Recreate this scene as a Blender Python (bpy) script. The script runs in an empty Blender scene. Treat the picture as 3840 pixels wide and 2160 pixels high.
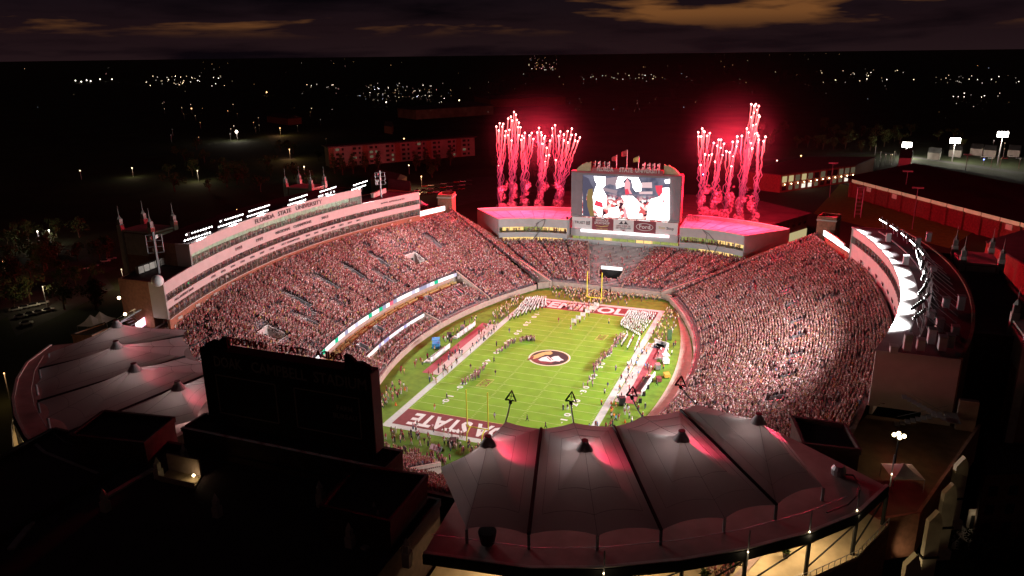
import bpy, math, random
import numpy as np
from mathutils import Vector, Matrix
random.seed(7); rng = np.random.default_rng(11)
SC = bpy.context.scene; COL = SC.collection
PI = math.pi
# ---------------------------------------------------------------- camera (solved from the field markings)
CAM = np.array([68.59, -207.60, 90.78]); FPX = 2828.04
PITCH, YAW, ROLL = 0.300519, -0.369450, -0.0125789
_f = np.array([math.sin(YAW)*math.cos(PITCH), math.cos(YAW)*math.cos(PITCH), -math.sin(PITCH)])
_r = np.array([math.cos(YAW), -math.sin(YAW), 0.0]); _u = np.cross(_r, _f)
_r, _u = math.cos(ROLL)*_r + math.sin(ROLL)*_u, -math.sin(ROLL)*_r + math.cos(ROLL)*_u
cd = bpy.data.cameras.new('camera'); cam = bpy.data.objects.new('camera', cd); COL.objects.link(cam)
cd.sensor_width = 36; cd.lens = FPX/3840*36; cd.clip_start = 1; cd.clip_end = 150000
cam.matrix_world = Matrix(((_r[0], _u[0], -_f[0], CAM[0]), (_r[1], _u[1], -_f[1], CAM[1]), (_r[2], _u[2], -_f[2], CAM[2]), (0, 0, 0, 1)))
SC.camera = cam
# a photo pixel (3840 x 2160) is a direction; the distance comes from the height or wall it touches
def ray(x, y): return _f + (x-1920)/FPX*_r - (y-1080)/FPX*_u
def atZ(x, y, z=0.0):
    d = ray(x, y); return CAM + d*(z-CAM[2])/d[2]
def atY(x, y, yy):
    d = ray(x, y); return CAM + d*(yy-CAM[1])/d[1]
def atX(x, y, xx):
    d = ray(x, y); return CAM + d*(xx-CAM[0])/d[0]
# ---------------------------------------------------------------- render / view
SC.view_settings.view_transform = 'Standard'; SC.view_settings.look = 'None'
SC.view_settings.exposure = 0.0; SC.view_settings.gamma = 1.0; SC.view_settings.use_curve_mapping = False
SC.render.engine = 'CYCLES'
cy = SC.cycles
cy.use_denoising = True
cy.max_bounces = 5; cy.diffuse_bounces = 2; cy.glossy_bounces = 2; cy.transmission_bounces = 3; cy.transparent_max_bounces = 10; cy.volume_bounces = 0
cy.sample_clamp_indirect = 4.0; cy.sample_clamp_direct = 0.0
cy.use_light_tree = True; cy.volume_step_rate = 1.0; cy.volume_max_steps = 96
cy.caustics_reflective = False; cy.caustics_refractive = False
# ---------------------------------------------------------------- world: last dusk light behind broken cloud
W = bpy.data.worlds.new('World'); SC.world = W; W.use_nodes = True
nt = W.node_tree; nt.nodes.clear()
def N(t, k, **kw):
    n = t.nodes.new(k)
    for a, b in kw.items(): setattr(n, a, b)
    return n
def math_node(t, op, a=None, b=None, clamp=False):
    n = N(t, 'ShaderNodeMath', operation=op, use_clamp=clamp)
    for i, v in enumerate((a, b)):
        if v is None: continue
        if isinstance(v, (int, float)): n.inputs[i].default_value = v
        else: t.links.new(v, n.inputs[i])
    return n.outputs[0]
def ramp(t, fac, stops, interp='LINEAR'):
    n = N(t, 'ShaderNodeValToRGB'); n.color_ramp.interpolation = interp
    e = n.color_ramp.elements
    while len(e) < len(stops): e.new(.5)
    for k, (p, c) in zip(e, stops): k.position = p; k.color = (*c, 1) if len(c) == 3 else c
    if fac is not None: t.links.new(fac, n.inputs[0])
    return n.outputs[0]
def mixc(t, fac, a, b, mode='MIX'):
    n = N(t, 'ShaderNodeMix', data_type='RGBA', blend_type=mode)
    for i, v in ((0, fac), (6, a), (7, b)):
        if v is None: continue
        if isinstance(v, (int, float)): n.inputs[i].default_value = v
        elif isinstance(v, tuple): n.inputs[i].default_value = (*v, 1)
        else: t.links.new(v, n.inputs[i])
    return n.outputs[2]
tc = N(nt, 'ShaderNodeTexCoord'); sep = N(nt, 'ShaderNodeSeparateXYZ'); nt.links.new(tc.outputs['Generated'], sep.inputs[0])
mp = N(nt, 'ShaderNodeMapping'); mp.inputs['Scale'].default_value = (1, 1, 7.5); mp.inputs['Location'].default_value = (2.37, .3, .11)
nt.links.new(tc.outputs['Generated'], mp.inputs[0])
def wnoise(scale, detail, dist, off):
    m2 = N(nt, 'ShaderNodeMapping'); m2.inputs['Location'].default_value = off; nt.links.new(mp.outputs[0], m2.inputs[0])
    n = N(nt, 'ShaderNodeTexNoise'); n.inputs['Scale'].default_value = scale; n.inputs['Detail'].default_value = detail; n.inputs['Distortion'].default_value = dist
    nt.links.new(m2.outputs[0], n.inputs['Vector']); return n.outputs[0]
big = wnoise(3.1, 6, .35, (0, 0, 0)); small = wnoise(13, 5, .3, (3, 1, 0))
cl = math_node(nt, 'ADD', big, math_node(nt, 'MULTIPLY', small, .25))
elev = sep.outputs[2]
base = ramp(nt, elev, [(0.0, (.0150, .0070, .0072)), (.035, (.0100, .0044, .0052)), (.09, (.0052, .0033, .0052)), (.30, (.0022, .0018, .0035))])
brk = ramp(nt, cl, [(.645, (0, 0, 0)), (.735, (1, 1, 1))])
band = ramp(nt, elev, [(.022, (0, 0, 0)), (.045, (1, 1, 1)), (.12, (.8, .8, .8)), (.25, (.1, .1, .1))])
dark = ramp(nt, cl, [(.42, (.20, .24, .42)), (.60, (1, 1, 1.15))])
sky = N(nt, 'ShaderNodeTexSky', sky_type='NISHITA'); sky.sun_disc = False
sky.sun_elevation = math.radians(-3.0); sky.sun_rotation = math.radians(340); sky.altitude = 60
c1 = mixc(nt, 1.0, base, dark, 'MULTIPLY')
gl = mixc(nt, 1.0, mixc(nt, 1.0, brk, band, 'MULTIPLY'), (.15, .056, .012), 'MULTIPLY')
c2 = mixc(nt, 1.0, c1, gl, 'ADD')
b1 = N(nt, 'ShaderNodeBackground'); nt.links.new(c2, b1.inputs[0]); b1.inputs[1].default_value = 1.0
b2 = N(nt, 'ShaderNodeBackground'); nt.links.new(sky.outputs[0], b2.inputs[0]); b2.inputs[1].default_value = 0.002
ad = N(nt, 'ShaderNodeAddShader'); nt.links.new(b1.outputs[0], ad.inputs[0]); nt.links.new(b2.outputs[0], ad.inputs[1])
wo = N(nt, 'ShaderNodeOutputWorld'); nt.links.new(ad.outputs[0], wo.inputs[0])
# ---------------------------------------------------------------- light strengths
FLOOD_W, FLOOD_E = 128000.0, 126000.0
FIRE = 210000.0
# ================================================================ helpers
MATS = {}
def mat(name, col=(.5, .5, .5), rough=.75, var=.18, scale=1.5, bump=0.0, metal=0.0, emit=None, es=0.0, space='Object', alpha=None, transl=0.0, spec=.3):
    if name in MATS: return MATS[name]
    m = bpy.data.materials.new(name); m.use_nodes = True; t = m.node_tree; p = t.nodes['Principled BSDF']
    p.inputs['Roughness'].default_value = rough; p.inputs['Metallic'].default_value = metal; p.inputs['Specular IOR Level'].default_value = spec
    if var > 0:
        co = N(t, 'ShaderNodeTexCoord'); n = N(t, 'ShaderNodeTexNoise'); n.inputs['Scale'].default_value = scale; n.inputs['Detail'].default_value = 5
        t.links.new(co.outputs[space], n.inputs['Vector'])
        lo = tuple(c*(1-var) for c in col); hi = tuple(min(1, c*(1+var)) for c in col)
        t.links.new(ramp(t, n.outputs[0], [(.3, lo), (.7, hi)]), p.inputs['Base Color'])
        if bump:
            b = N(t, 'ShaderNodeBump'); b.inputs['Strength'].default_value = bump; t.links.new(n.outputs[0], b.inputs['Height']); t.links.new(b.outputs[0], p.inputs['Normal'])
    else: p.inputs['Base Color'].default_value = (*col, 1)
    if emit: p.inputs['Emission Color'].default_value = (*emit, 1); p.inputs['Emission Strength'].default_value = es
    if alpha is not None: p.inputs['Alpha'].default_value = alpha
    if transl: 
        tr = N(t, 'ShaderNodeBsdfTranslucent'); tr.inputs[0].default_value = (*col, 1); mx = N(t, 'ShaderNodeMixShader'); mx.inputs[0].default_value = transl
        o = t.nodes['Material Output']; t.links.new(p.outputs[0], mx.inputs[1]); t.links.new(tr.outputs[0], mx.inputs[2]); t.links.new(mx.outputs[0], o.inputs[0])
    MATS[name] = m; return m
def emat(name, col, es, sampled=True):
    if name in MATS: return MATS[name]
    m = bpy.data.materials.new(name); m.use_nodes = True; t = m.node_tree; t.nodes.clear()
    e = N(t, 'ShaderNodeEmission'); e.inputs[0].default_value = (*col, 1); e.inputs[1].default_value = es
    o = N(t, 'ShaderNodeOutputMaterial'); t.links.new(e.outputs[0], o.inputs[0])
    if not sampled: m.cycles.emission_sampling = 'NONE'
    MATS[name] = m; return m
class MB:
    def __init__(s): s.v = []; s.f = []; s.m = []
    def add(s, vs, fs, mi=0):
        k = len(s.v); s.v += [tuple(map(float, v)) for v in vs]; s.f += [tuple(k+i for i in f) for f in fs]; s.m += [mi]*len(fs)
    def box(s, c, d, rz=0.0, mi=0, axes=None):
        x, y, z = d[0]/2, d[1]/2, d[2]/2
        if axes is None: axes = ((math.cos(rz), math.sin(rz), 0), (-math.sin(rz), math.cos(rz), 0), (0, 0, 1))
        A = np.array(axes); c = np.array(c, float)
        vs = [c+i*x*A[0]+j*y*A[1]+k*z*A[2] for i, j, k in ((-1,-1,-1),(1,-1,-1),(1,1,-1),(-1,1,-1),(-1,-1,1),(1,-1,1),(1,1,1),(-1,1,1))]
        s.add(vs, [(0,3,2,1),(4,5,6,7),(0,1,5,4),(1,2,6,5),(2,3,7,6),(3,0,4,7)], mi); return s
    def prism(s, poly, z0, z1, mi=0):       # vertical prism over a polygon (z0/z1 numbers or lists)
        n = len(poly); a = sum(poly[i][0]*poly[(i+1) % n][1]-poly[(i+1) % n][0]*poly[i][1] for i in range(n))
        if a < 0:
            poly = poly[::-1]
            if not isinstance(z0, (int, float)): z0 = z0[::-1]
            if not isinstance(z1, (int, float)): z1 = z1[::-1]
        Z0 = [z0]*n if isinstance(z0, (int, float)) else z0; Z1 = [z1]*n if isinstance(z1, (int, float)) else z1
        vs = [(p[0], p[1], z) for p, z in zip(poly, Z0)]+[(p[0], p[1], z) for p, z in zip(poly, Z1)]
        s.add(vs, [tuple(range(n))[::-1], tuple(range(n, 2*n))]+[(i, (i+1) % n, n+(i+1) % n, n+i) for i in range(n)], mi); return s
    def tube(s, pts, r, n=6, mi=0, cap=True):
        pts = [np.array(p, float) for p in pts]; k = len(pts); R = r if hasattr(r, '__len__') else [r]*k
        vs = []; prev = None
        for i, p in enumerate(pts):
            d = pts[min(i+1, k-1)]-pts[max(i-1, 0)]; d = d/(np.linalg.norm(d)+1e-9)
            a = np.array((1., 0, 0)) if abs(d[0]) < .8 else np.array((0, 1., 0))
            if prev is not None: a = prev
            e1 = a-d*(a@d); e1 /= np.linalg.norm(e1)+1e-9; e2 = np.cross(d, e1); prev = e1
            vs += [p+R[i]*(math.cos(2*PI*j/n)*e1+math.sin(2*PI*j/n)*e2) for j in range(n)]
        fs = [(i*n+j, i*n+(j+1) % n, (i+1)*n+(j+1) % n, (i+1)*n+j) for i in range(k-1) for j in range(n)]
        if cap: fs += [tuple(range(n))[::-1], tuple(range((k-1)*n, k*n))]
        s.add(vs, fs, mi); return s
    def wall(s, path, z0, z1, th=.3, mi=0):  # upright wall along a polyline
        P = [np.array(p[:2], float) for p in path]; n = len(P); L = []; Rr = []
        for i in range(n):
            d = P[min(i+1, n-1)]-P[max(i-1, 0)]; d /= np.linalg.norm(d)+1e-9; nn = np.array((-d[1], d[0]))*th/2
            L.append(P[i]+nn); Rr.append(P[i]-nn)
        Z0 = [z0]*n if isinstance(z0, (int, float)) else z0; Z1 = [z1]*n if isinstance(z1, (int, float)) else z1
        vs = []
        for i in range(n): vs += [(*L[i], Z0[i]), (*Rr[i], Z0[i]), (*Rr[i], Z1[i]), (*L[i], Z1[i])]
        fs = [(4*i+a, 4*i+(a+1) % 4, 4*i+4+(a+1) % 4, 4*i+4+a) for i in range(n-1) for a in range(4)]
        fs = [f[::-1] for f in fs]+[(0, 1, 2, 3), (4*n-1, 4*n-2, 4*n-3, 4*n-4)]
        s.add(vs, fs, mi); return s
    def ball(s, c, r, nu=8, nv=5, mi=0, sq=(1, 1, 1)):
        vs = [(c[0], c[1], c[2]+r*sq[2])]
        for i in range(1, nv):
            for j in range(nu):
                a, b = PI*i/nv, 2*PI*j/nu
                vs.append((c[0]+r*sq[0]*math.sin(a)*math.cos(b), c[1]+r*sq[1]*math.sin(a)*math.sin(b), c[2]+r*sq[2]*math.cos(a)))
        vs.append((c[0], c[1], c[2]-r*sq[2])); fs = []; e = len(vs)-1
        for j in range(nu):
            fs.append((0, 1+j, 1+(j+1) % nu)); fs.append((e, 1+(nv-2)*nu+(j+1) % nu, 1+(nv-2)*nu+j))
            for i in range(nv-2): fs.append((1+i*nu+j, 1+(i+1)*nu+j, 1+(i+1)*nu+(j+1) % nu, 1+i*nu+(j+1) % nu))
        s.add(vs, fs, mi); return s
    def mesh(s, name, mats, smooth=False):
        me = bpy.data.meshes.new(name); me.from_pydata(s.v, [], s.f)
        for m in (mats if isinstance(mats, (list, tuple)) else [mats]): me.materials.append(m)
        if max(s.m, default=0): me.polygons.foreach_set('material_index', s.m)
        if smooth: me.polygons.foreach_set('use_smooth', [True]*len(s.f))
        me.update(); return me
    def build(s, name, mats, parent=None, smooth=False): return link(name, s.mesh(name, mats, smooth), parent)
def link(name, data, parent=None, loc=None, rz=None, sc=None, raw=False):
    o = bpy.data.objects.new(name, data); COL.objects.link(o)
    if parent is not None:
        o.parent = parent
        if not raw and parent.parent is None: o.matrix_parent_inverse = Matrix.Translation(-parent.location)
    if loc is not None: o.location = loc
    if rz is not None: o.rotation_euler = (0, 0, rz)
    if sc is not None: o.scale = sc
    return o
def tag(o, label, cat, group=None, kind=None):
    o['label'] = label; o['category'] = cat
    if group: o['group'] = group
    if kind: o['kind'] = kind
    return o
def thing(name, label, cat, group=None, at=(0, 0, 0)):      # an Empty at the thing's base
    return tag(link(name, None, None, at), label, cat, group)
def struct(o, label=None):
    o['kind'] = 'structure'
    if label: o['label'] = label; o['category'] = o.name.split('.')[0].replace('_', ' ')
    return o
_txt = {}
def text(name, s, size, m, parent, c, xa, ya, ext=.06, wid=None, bold=.012):
    xa = Vector(xa).normalized(); ya = Vector(ya).normalized(); za = xa.cross(ya)
    cu = bpy.data.curves.new('t', 'FONT'); cu.body = s; cu.size = 1; cu.align_x = 'CENTER'; cu.align_y = 'CENTER'; cu.extrude = ext/size/2; cu.resolution_u = 2; cu.offset = bold
    to = bpy.data.objects.new('t', cu); me = bpy.data.meshes.new_from_object(to); bpy.data.objects.remove(to)
    me.materials.clear(); me.materials.append(m)
    xs = [v.co.x for v in me.vertices]; w = max(xs)-min(xs); sx = (wid/w if wid else size)
    o = link(name, me, parent)
    o.matrix_basis = Matrix(((xa.x*sx, ya.x*size, za.x*size, c[0]), (xa.y*sx, ya.y*size, za.y*size, c[1]), (xa.z*sx, ya.z*size, za.z*size, c[2]), (0, 0, 0, 1)))
    return o
def lamp(name, kind, loc, power, col, parent=None, aim=None, size=1.2, blend=.5, radius=.5):
    l = bpy.data.lights.new(name, kind); l.energy = power; l.color = col; l.shadow_soft_size = radius
    if kind == 'SPOT': l.spot_size = size; l.spot_blend = blend
    o = link(name, l, parent, loc)
    if aim is not None: o.rotation_euler = (Vector(aim)-Vector(loc)).to_track_quat('-Z', 'Y').to_euler()
    return o
# ================================================================ materials
GRASS = mat('field_grass', (.172, .350, .022), .9, .12, .25, space='Object')
GRASS2 = mat('outer_grass', (.120, .225, .017), .9, .25, .4)
PAINT = mat('white_field_paint', (.72, .74, .70), .8, .1, 2)
GARNET = mat('garnet_field_paint', (.19, .045, .045), .85, .15, 1)
GOLDP = mat('gold_field_paint', (.55, .42, .16), .85, .12, 2)
BORDER = mat('pale_border_paint', (.52, .58, .53), .85, .1, 1)
BLACKP = mat('black_field_paint', (.035, .03, .03), .85, .1, 2)
CARPET = mat('garnet_carpet', (.36, .085, .10), .9, .12, 1)
CARPETW = mat('pale_carpet', (.56, .45, .42), .9, .1, 1)
CONC = mat('concrete', (.36, .34, .32), .85, .18, .8, .1)
CONCD = mat('seating_concrete', (.30, .22, .215), .85, .2, .8)
TRACK = mat('beige_apron', (.52, .42, .34), .85, .12, .6)
WALLT = mat('tan_wall', (.40, .31, .26), .8, .15, .7)
BRICK = mat('brick', (.30, .135, .085), .85, .22, 1.2, .15)
BRICKD = mat('dark_brick', (.16, .075, .05), .9, .25, 1, .15)
PANEL = mat('pressbox_panel', (.52, .45, .43), .6, .06, .5)
WING = mat('grey_panel', (.42, .41, .41), .6, .06, .5)
ROOFW = mat('white_roof_membrane', (.62, .60, .58), .6, .12, .4)
ROOFD = mat('dark_roof', (.075, .05, .055), .85, .2, .3)
STEEL = mat('grey_steel', (.32, .32, .33), .45, .1, 2, metal=.6)
DARK = mat('black_metal', (.018, .018, .018), .6, .1, 2)
LETTER = mat('dark_lettering', (.10, .085, .085), .6, 0)
STONE = mat('pale_stone', (.46, .42, .37), .8, .15, .8, .1)
BENCHM = mat('aluminium_bench', (.55, .53, .52), .4, .08, 1, metal=.3)
WHITEP = mat('white_plastic', (.82, .82, .80), .5, .04, 2)
YELLOW = mat('yellow_paint', (.80, .72, .06), .5, 0)
ASPH = mat('asphalt', (.045, .043, .042), .9, .25, .2)
GRND = mat('ground_grass', (.028, .036, .014), .95, .5, .02)
TANF = mat('interior_tan', (.42, .33, .20), .8, .1, 1)
# ================================================================ ground and field
g = MB(); S = 70000
g.add([(-S, -S, -.15), (S, -S, -.15), (S, S, -.15), (-S, S, -.15)], [(0, 1, 2, 3)]); struct(g.build('ground', GRND))
yd = .9144; HW = 26.667*yd; HL = 60*yd; GL = 50*yd
def wallx(y, s): return s*((43.5 if s > 0 else 44.3)-.0038*y*y)
ring = [(wallx(y, 1), y) for y in np.linspace(-67, 67, 25)]+[(22, 71.5), (-22, 71.5)]+[(wallx(y, -1), y) for y in np.linspace(67, -67, 25)]+[(-22, -72), (22, -72)]
struct(MB().prism(ring, -.1, 0).build('sideline_apron', GRASS2))
ap = [(wallx(y, 1)-.6, y) for y in np.linspace(-62, 58, 25)]+[(wallx(y, 1)-.6-4.2*max(0, 1-(abs(y-2)/58)**2), y) for y in np.linspace(58, -62, 25)]
struct(MB().prism(ap, 0, .03).build('path', TRACK))
fld = struct(MB().prism([(-HW-2.2, -HL-2.2), (HW+2.2, -HL-2.2), (HW+2.2, HL+2.2), (-HW-2.2, HL+2.2)], 0, .03).build('playing_field', GRASS))
def flat(name, polys, z, m, parent=fld):
    b = MB()
    for p in polys: b.add([(x, y, z) for x, y in p], [tuple(range(len(p)))])
    return b.build(name, m, parent)
def rect(x0, y0, x1, y1): return [(x0, y0), (x1, y0), (x1, y1), (x0, y1)]
o_ = 2.0
for n, r in (('border_stripe', rect(-HW-o_, -HL-o_, HW+o_, -HL)), ('border_stripe', rect(-HW-o_, HL, HW+o_, HL+o_)), ('border_stripe', rect(-HW-o_, -HL, -HW, HL)), ('border_stripe', rect(HW, -HL, HW+o_, HL))):
    flat(n, [r], .05, BORDER)
flat('end_zone_paint', [rect(-HW, -HL, HW, -GL)], .045, GARNET); flat('end_zone_paint', [rect(-HW, GL, HW, HL)], .045, GARNET)
LINEP = mat('worn_line_paint', (.50, .60, .22), .85, .2, 1.5)
for k in range(-50, 51, 5): flat('yard_line', [rect(-HW, k*yd-.07-.05*(abs(k) == 50), HW, k*yd+.07+.05*(abs(k) == 50))], .055, LINEP if abs(k) < 50 else GOLDP)
hm = []
for k in range(-49, 50):
    if k % 5:
        for x in (-6.1, 6.1, -HW+.5, HW-.5): hm.append(rect(x-.32, k*yd-.07, x+.32, k*yd+.07))
flat('hash_mark', hm, .055, LINEP)['kind'] = 'stuff'
for k in range(-40, 41, 10):
    d = str(50-abs(k))
    for s in (-1, 1):
        text('yard_number', d[0]+' '+d[1], 2.5, PAINT, fld, (s*(HW-8*yd), k*yd, .06), (0, s, 0), (-s, 0, 0), .004, 4.3, .03)
        if k:
            a = s*(HW-8.2*yd); q = k*yd+(2.9 if k > 0 else -2.9); e = .8 if k > 0 else -.8
            flat('direction_arrow', [[(a-.25, q), (a+.25, q), (a, q+e)]], .06, PAINT)
text('end_zone_lettering', 'SEMINOLES', 9.0, PAINT, fld, (.3, GL+4.5, .06), (1, 0, 0), (0, 1, 0), .004, 41, .035)
text('end_zone_lettering', 'FLORIDA STATE', 8.6, PAINT, fld, (0, -GL-4.6, .06), (-1, 0, 0), (0, -1, 0), .004, 41.5, .035)
lg = lambda u, v: tuple(atZ(1900+.4141*u, 1000+.4141*v, 0)[:2])
cx, cyy = lg(388, 826)
circ = lambda r: [(cx+r*math.cos(a), cyy+r*math.sin(a)) for a in np.linspace(0, 2*PI, 40, endpoint=False)]
flat('emblem_ring', [circ(6.55)], .062, PAINT); flat('emblem_ring', [circ(6.2)], .068, GOLDP); flat('emblem_disc', [circ(5.9)], .074, BLACKP)
flat('emblem_garnet', [[lg(*q) for q in ((232, 850), (290, 822), (285, 850), (330, 862), (400, 868), (430, 872), (400, 880), (330, 880), (262, 868))]], .08, GARNET)
flat('emblem_feather', [[lg(*q) for q in ((182, 850), (225, 815), (300, 785), (355, 772), (400, 768), (418, 784), (400, 799), (350, 800), (290, 825), (235, 842))]], .09, GOLDP)
flat('emblem_feather_tip', [[lg(*q) for q in ((182, 850), (225, 815), (250, 812), (235, 842))]], .096, GARNET)
flat('emblem_face', [[lg(*q) for q in ((285, 845), (320, 824), (372, 813), (398, 828), (430, 814), (468, 810), (490, 832), (520, 850), (492, 852), (478, 862), (440, 858), (400, 866), (350, 860), (308, 857))]], .1, PAINT)
flat('emblem_war_paint', [[lg(*q) for q in ((362, 822), (370, 820), (405, 850), (396, 853))], [lg(*q) for q in ((380, 818), (388, 818), (424, 846), (416, 849))]], .106, GARNET)
for (u, v), s in (((2256, 1266), 1), ((1820, 1436), -1)):
    p = atZ(u, v, 0)
    for k, (r, m, z) in enumerate(((1, GOLDP, .062), (.9, GRASS, .068))):
        flat('conference_mark', [[(p[0]+a*r, p[1]+b*r) for a, b in ((-1.7, -3.0), (1.3, -2.2), (1.7, 3.0), (-1.3, 2.2))]], z, m)
    text('conference_mark', 'ACC', 3.1, GARNET, fld, (p[0], p[1], .075), (0, s, 0), (-s, 0, 0), .004, 4.6)
# sideline carpets
for s in (-1, 1):
    c = struct(flat('sideline_carpet', [rect(s*26.6, -23, s*29.2, 23)], .035, CARPETW, None)); c2 = flat('carpet_band', [rect(s*29.2, -23, s*32.2, 23)], .035, CARPET, c)
# ================================================================ people
def skin_person(name, J, E_, R, mats, cut):
    me = bpy.data.meshes.new(name); me.from_pydata(J, E_, []); o = bpy.data.objects.new(name, me); COL.objects.link(o)
    o.modifiers.new('s', 'SKIN'); 
    for v, r in zip(me.skin_vertices[0].data, R): v.radius = (r[0], r[1]); v.use_root = False
    me.skin_vertices[0].data[0].use_root = True
    dg = bpy.context.evaluated_depsgraph_get(); out = bpy.data.meshes.new_from_object(o.evaluated_get(dg)); out.name = name
    bpy.data.objects.remove(o); out.materials.clear()
    for m in mats: out.materials.append(m)
    for p in out.polygons: p.material_index = cut(p.center); p.use_smooth = True
    return out
def pose(kind):
    J = [(0, 0, .95), (0, 0, 1.2), (0, 0, 1.42), (0, .01, 1.52), (0, .02, 1.66), (0, .01, 1.78)]
    R = [(.15, .11), (.16, .11), (.17, .10), (.06, .06), (.10, .11), (.07, .08)]
    E_ = [(0, 1), (1, 2), (2, 3), (3, 4), (4, 5)]
    st = {'stand': .02, 'walk': .28, 'up': .05, 'clap': .04}[kind]
    for s in (-1, 1):
        k = len(J); J += [(s*.11, s*st*.45, .5), (s*.12, s*st, .08), (s*.13, s*st+.12, .03)]; R += [(.075, .08), (.05, .05), (.05, .03)]; E_ += [(0, k), (k, k+1), (k+1, k+2)]
        k = len(J)
        if kind == 'up': J += [(s*.30, .05, 1.55), (s*.26, .12, 1.86)]
        elif kind == 'clap': J += [(s*.30, .10, 1.22), (s*.10, .32, 1.35)]
        else: J += [(s*.28, -s*st*.4, 1.15), (s*.28, -s*st*.6+.06, .88)]
        R += [(.05, .05), (.04, .04)]; E_ += [(2, k), (k, k+1)]
    return J, E_, R
def cut_std(c):
    if c.z > 1.53 and abs(c.x) < .15: return 3 if (c.z > 1.70 or c.y < -.02) else 2
    if c.z < .93: return 1 if abs(c.x) < .22 else 2
    if abs(c.x) > .24: return 2
    return 0
def pmat(name, mode, kind):
    m = bpy.data.materials.new(name); m.use_nodes = True; t = m.node_tree; p = t.nodes['Principled BSDF']; p.inputs['Roughness'].default_value = .85; p.inputs['Specular IOR Level'].default_value = .15
    if mode == 'inst':
        a = N(t, 'ShaderNodeAttribute', attribute_type='INSTANCER', attribute_name={'shirt': 'shirt', 'legs': 'legs', 'skin': 'skin', 'hair': 'hair'}[kind]); t.links.new(a.outputs[0], p.inputs['Base Color'])
    else:
        oi = N(t, 'ShaderNodeObjectInfo')
        if kind == 'shirt': t.links.new(oi.outputs['Color'], p.inputs['Base Color'])
        else:
            st = {'legs': [(0, (.03, .03, .04)), (.35, (.35, .27, .16)), (.6, (.05, .06, .10)), (.8, (.55, .53, .50))], 'skin': [(0, (.40, .24, .17)), (.5, (.25, .13, .08)), (.75, (.5, .32, .24))], 'hair': [(0, (.05, .03, .02)), (.4, (.25, .03, .04)), (.6, (.55, .52, .5)), (.8, (.2, .12, .05))]}[kind]
            t.links.new(ramp(t, oi.outputs['Random'], st, 'CONSTANT'), p.inputs['Base Color'])
    return m
PI_M = [pmat('crowd_'+k, 'inst', k) for k in ('shirt', 'legs', 'skin', 'hair')]
PO_M = [pmat('person_'+k, 'obj', k) for k in ('shirt', 'legs', 'skin', 'hair')]
crowd_col = bpy.data.collections.new('crowd_figures')
for k in ('stand', 'up', 'clap', 'walk'):
    me = skin_person('figure_'+k, *pose(k), PI_M, cut_std); crowd_col.objects.link(bpy.data.objects.new('fig_'+str(len(crowd_col.objects)), me))
PERSON = {k: skin_person('person_'+k, *pose(k), PO_M, cut_std) for k in ('stand', 'walk', 'up')}
ng = bpy.data.node_groups.new('crowd', 'GeometryNodeTree'); ng.interface.new_socket('Geometry', in_out='INPUT', socket_type='NodeSocketGeometry'); ng.interface.new_socket('Geometry', in_out='OUTPUT', socket_type='NodeSocketGeometry')
gi = ng.nodes.new('NodeGroupInput'); go = ng.nodes.new('NodeGroupOutput'); ip = ng.nodes.new('GeometryNodeInstanceOnPoints')
ci = ng.nodes.new('GeometryNodeCollectionInfo'); ci.inputs[0].default_value = crowd_col; ci.inputs[1].default_value = True; ci.inputs[2].default_value = True
def nattr(n, ty):
    a = ng.nodes.new('GeometryNodeInputNamedAttribute'); a.data_type = ty; a.inputs[0].default_value = n; return a.outputs[0]
ng.links.new(gi.outputs[0], ip.inputs['Points']); ng.links.new(ci.outputs[0], ip.inputs['Instance']); ip.inputs['Pick Instance'].default_value = True
ng.links.new(nattr('pick', 'INT'), ip.inputs['Instance Index']); cb = ng.nodes.new('ShaderNodeCombineXYZ'); ng.links.new(nattr('rotz', 'FLOAT'), cb.inputs[2])
ng.links.new(cb.outputs[0], ip.inputs['Rotation']); ng.links.new(nattr('sc', 'FLOAT'), ip.inputs['Scale']); ng.links.new(ip.outputs[0], go.inputs[0])
PAL = {'fans': [((.38, .09, .115), 30), ((.28, .05, .07), 14), ((.48, .19, .21), 17), ((.64, .45, .46), 13), ((.54, .33, .345), 12), ((.80, .68, .67), 4), ((.09, .06, .065), 5), ((.28, .18, .18), 5), ((.50, .34, .10), 3), ((.10, .12, .22), 2)],
       'mixed': [((.38, .13, .145), 26), ((.48, .28, .285), 24), ((.42, .22, .23), 18), ((.58, .40, .40), 9), ((.78, .66, .65), 5), ((.12, .075, .075), 7), ((.27, .08, .085), 12), ((.55, .22, .08), 2), ((.10, .13, .22), 2)],
       'band': [((.80, .79, .76), 92), ((.3, .05, .06), 8)],
       'gold': [((.62, .47, .20), 50), ((.70, .62, .52), 30), ((.28, .05, .06), 20)]}
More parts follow.
